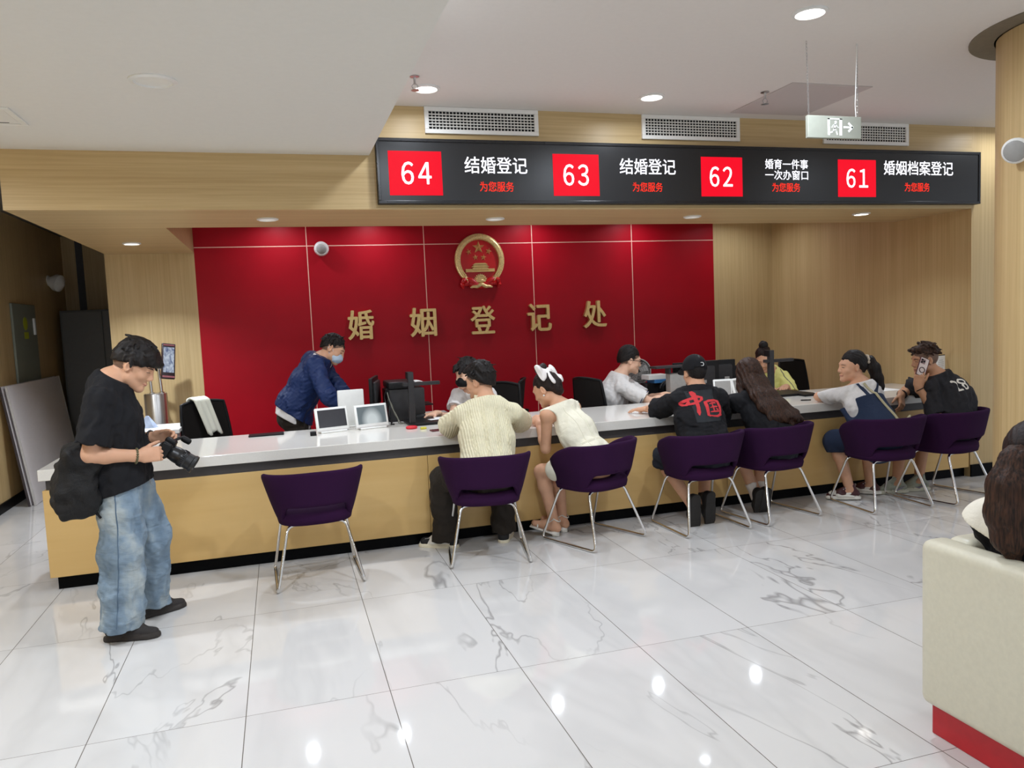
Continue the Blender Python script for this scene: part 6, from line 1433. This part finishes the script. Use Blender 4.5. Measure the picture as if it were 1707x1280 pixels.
# ------------------------------------------------------------------ man on the phone
p = person('person seated in a charcoal t-shirt numbered 18, holding a phone to his ear', 'm', 1.0, SKIN_T, (5.22, 4.99, 0),
    pel=(5.235, 4.985, .565), chest=(5.285, 5.045, .775), neck=(5.215, 5.145, .985), head=(5.135, 5.195, 1.110), hipf=(-.30, .95, 0), shf=(-.38, .92, -.25), face=(-.93, .30, -.12),
    shL=(5.066, 5.075, .885), shR=(5.368, 5.205, .885), elL=(5.058, 4.985, .660), wrL=(4.975, 5.095, .905), elR=(5.26, 5.50, .838), wrR=(5.085, 5.40, .80),
    handL=((.12, .02, 1), (.55, .75, -.1), (.6, -.7, .1), dict(curl=(.35, .7, .5), thumb=(.85, .5, .1))), handR=((-.30, -.45, -.85), (-.4, .8, -.4), (-.8, -.4, .2), dict(curl=(.4, .5, .4))),
    knL=(5.02, 5.325, .48), knR=(5.28, 5.345, .48), anL=(4.90, 5.25, .094), anR=(5.12, 5.24, .094), footL=(-.95, .25, 0), footR=(-.95, .25, 0), fade=True, h=.0045)
TC = upper(p, 't_shirt', TEE_CHAR, off=.026, sleeve=.92, sl_r=(.078, .092), hem=(5.24, 4.98, .57), amp=.006, freq=34, seed=101, bulk=1.05, flare=.004)
legs(p, 'shorts', SHORTS_D, full=.46); sh = shoes(p, (SHOE_G, SOLE_G, SHOE_G), size=1.04, high=.01)
for o, P in sh:
    b = new()
    for e in (-1, 1): tube(b, [P(e*.042, .06, -.05), P(e*.044, .02, -.058), P(e*.044, -.02, -.040), P(e*.040, -.045, -.028)], [.003, .007, .005, .002], 6)
    obj('side_stripe', b, plain('grey_lilac_stripe', srgb(132, 124, 138), .6), o, 60)
hair_cap(p, HAIR_B, plane=(0, 0, .055), slope=.12, thick=.010, top=.018, tufts=110, tuft_len=.032, lift=.7, tuft_r=.012, amp=.005, freq=110, seed=20, extra=[((0, .06, .10), (0, .112, .105), .034, .012), ((.03, .05, .10), (.03, .10, .10), .03, .012), ((-.03, .05, .10), (-.03, .10, .10), .03, .012)])
bk_ = -nrm(V(p['fwd_sh'][0], p['fwd_sh'][1], -.35)); rr = axes(p['fwd_sh'])[0]
me = text_mesh('\uff11\uff18', .035, space=.58); ey_ = nrm(np.cross(-bk_, rr)*-1); ey_ = ey_ if ey_[2] > 0 else -ey_
o_ = p['chest']*.55+p['neck']*.45-rr*.045; 
link_mesh('number_print', drape_text(me, TC, o_+V(0, 0, .0), rr, ey_, bk_, .115, .105, .003), plain('white_print', srgb(226, 220, 208), .8), TC)
bead_ring('bracelet', p['wrR']-nrm(p['wrR']-p['elR'])*.03, p['wrR']-p['elR'], .037, .0085, MATS['dark_beads'], p['root'], 'dark bead bracelet')
b = new(); x_, y_, _ = frame(Vector(p['wrL']-p['elL'])); c = Vector(p['wrL']-nrm(p['wrL']-p['elL'])*.025); tube(b, [c+(x_*math.cos(a)+y_*math.sin(a))*.0335 for a in [2*PI*i/20 for i in range(20)]], .004, 6, closed=True); obj('wristband', b, BLACK_P, p['root'], 60)
t = thing('smartphone', 'patterned white smartphone held at the ear of the man in the 18 shirt', 'phone', (5.0, 5.10, 1.06))
yv = Vector((.42, .10, .80)).normalized(); nv = Vector((-.30, -.95, .05)); nv = (nv-yv*nv.dot(yv)).normalized(); xv = yv.cross(nv); R = Matrix((xv, yv, nv)).transposed(); c = Vector((5.020, 5.098, 1.065))
b = new(); box(b, c, (.074, .152, .009), .004, R, 2); obj('case', b, plain('phone_case', srgb(222, 206, 200), .4, var=.04), t, 50)
b = new(); box(b, c+yv*.045-xv*.012+nv*.0055, (.040, .042, .004), .002, R); obj('camera_bump', b, plain('bump_pink', srgb(150, 120, 120), .4), t)
b = new()
for dx, dy in ((-.022, .055), (-.022, .035), (-.004, .045)): lathe(b, [(.008, 0), (.008, .003), (.005, .003)], c+xv*dx+yv*dy+nv*.0073, nv, n=14)
obj('camera_lens', b, BLACK_P, t, 40)
b = new(); tube(b, [c+nv*.007+xv*(.022*math.cos(a)+.0)+yv*(-.028+.022*math.sin(a)) for a in [2*PI*i/20 for i in range(20)]], .003, 6, closed=True); obj('ring_grip', b, plain('ring_dark', srgb(70, 50, 50), .3, .5), t, 60)
b = new(); box(b, c-nv*.0047, (.068, .146, .001), 0, R); obj('screen', b, SCREEN_OFF, t)
b = new(); tube(b, [c+xv*sx*.0365+yv*sy*.0755 for sx, sy in ((-1, -1), (1, -1), (1, 1), (-1, 1))], .0052, 6, closed=True); obj('bumper', b, plain('bumper_dark_red', srgb(84, 30, 36), .5), t, 60)

# ------------------------------------------------------------------ woman on the sofa
p = person('person on the cream sofa with long brown ponytail and wide white collar', 'f', 1.0, SKIN_P, (2.45, 1.98, 0),
    pel=(2.48, 1.945, .53), chest=(2.450, 1.968, .70), neck=(2.432, 1.988, .885), head=(2.450, 2.014, 1.030), hipf=(.95, .1, 0), shf=(.9, .35, 0), face=(.80, .58, -.12),
    wrL=(2.72, 2.05, .62), wrR=(2.72, 1.85, .60), poleL=(0, .5, -1), poleR=(0, -.5, -1), anL=(2.98, 2.02, .092), anR=(2.98, 1.86, .092), footL=(1, 0, 0), footR=(1, 0, 0), kneepole=(1, 0, 1))
BL = upper(p, 'blouse', TEE_BLACK, off=.010, sleeve=.95, amp=.003, seed=111, hem=(2.47, 1.96, .50)); legs(p, 'trousers', TROUSER); shoes(p, (SHOE_BK, SOLE_K), h=.007)
S = SDF(.0055); nk = p['neck']; fs_ = nrm(p['fwd_sh']); rr = axes(p['fwd_sh'])[0]
S.add(cone(nk-rr*.01-fs_*.01+V(0, 0, -.005), p['shL']+V(0, 0, .0), .076, .076), .03); S.add(cone(nk+rr*.01-fs_*.01+V(0, 0, -.005), p['shR']+V(0, 0, .0), .076, .076), .03)
S.add(ell(nk-fs_*.050+V(0, 0, -.075), np.stack([rr, fs_, V(0, 0, 1)]), V(.14, .085, .11)), .03); S.add(cone(p['shL']-fs_*.02+V(0, 0, -.02), p['shL']-fs_*.03+V(0, 0, -.10)-rr*.01, .086, .072), .03); S.add(cone(p['shR']-fs_*.02, p['shR']-fs_*.03+V(0, 0, -.04), .080, .06), .03); S.sub(cone(nk+fs_*.02, nk+V(0, 0, .2), .058, .066), .006); S.wave(.002, 40, 3)
S.cut(nk-rr*.06+V(0, 0, -.135), nrm(V(0, 0, -1)-rr*.5)); S.cut(nk-rr*.10+V(0, 0, -.16), nrm(V(0, 0, -1)+rr*.6)); S.mesh('wide_collar', cloth('cream_collar', srgb(236, 230, 214), .8, .03), BL)
b = new(); bo = [o_ for o_ in p['root'].children if o_.name.startswith('blouse')]+list(BL.children); vs, ps = [], []
for o_ in bo: k0 = len(vs); vs += [v.co+ORG[o_.name] for v in o_.data.vertices]; ps += [tuple(i+k0 for i in z.vertices) for z in o_.data.polygons]
bvt = BVHTree.FromPolygons(vs, ps); pts = []
for t_ in np.linspace(0, 1, 22):
    c = nk+rr*(.185-.165*t_)+V(0, 0, -.035-.20*t_**1.7); hit = bvt.ray_cast(Vector(c-fs_*.35), Vector(fs_))
    if hit[0]: pts.append(hit[0]-Vector(fs_)*.006)
tube(b, pts, .0085, 8); obj('bag_strap', b, plain('brown_grey_strap', srgb(84, 74, 70), .6), p['root'], 60)
hc, P = hair_cap(p, HAIR_BB, plane=(0, 0, -.02), slope=.62, thick=.014, top=.006, amp=.0025, freq=110, seed=22, tufts=0)
S = SDF(.0045); Q1 = [P(-.012, -.100, .035), P(-.030, -.140, .005), P(-.048, -.155, -.08), P(-.055, -.155, -.17), P(-.050, -.150, -.26), P(-.030, -.145, -.345)]
rad = (.034, .056, .072, .070, .052, .014)
for i in range(5): S.add(cone(Q1[i], Q1[i+1], rad[i], rad[i+1], (p['H'][1], .8)), .02)
S.wave(.003, 120, 8, -p['H'][2], .6); S.wave(.0014, 340, 9, -p['H'][2], .4); S.mesh('ponytail', HAIR_B, p['root'])
b = new(); CL = plain('amber_clip', srgb(132, 100, 60), .35, var=.3, scale=90)
for j in range(3): tube(b, [P(.018+.010*j+.022*math.cos(a), -.112-.006*j, .040+.020*math.sin(a)+.004*j) for a in np.linspace(-2.4, 2.4, 14)], .0045, 6)
obj('hair_clip', b, CL, p['root'], 60)
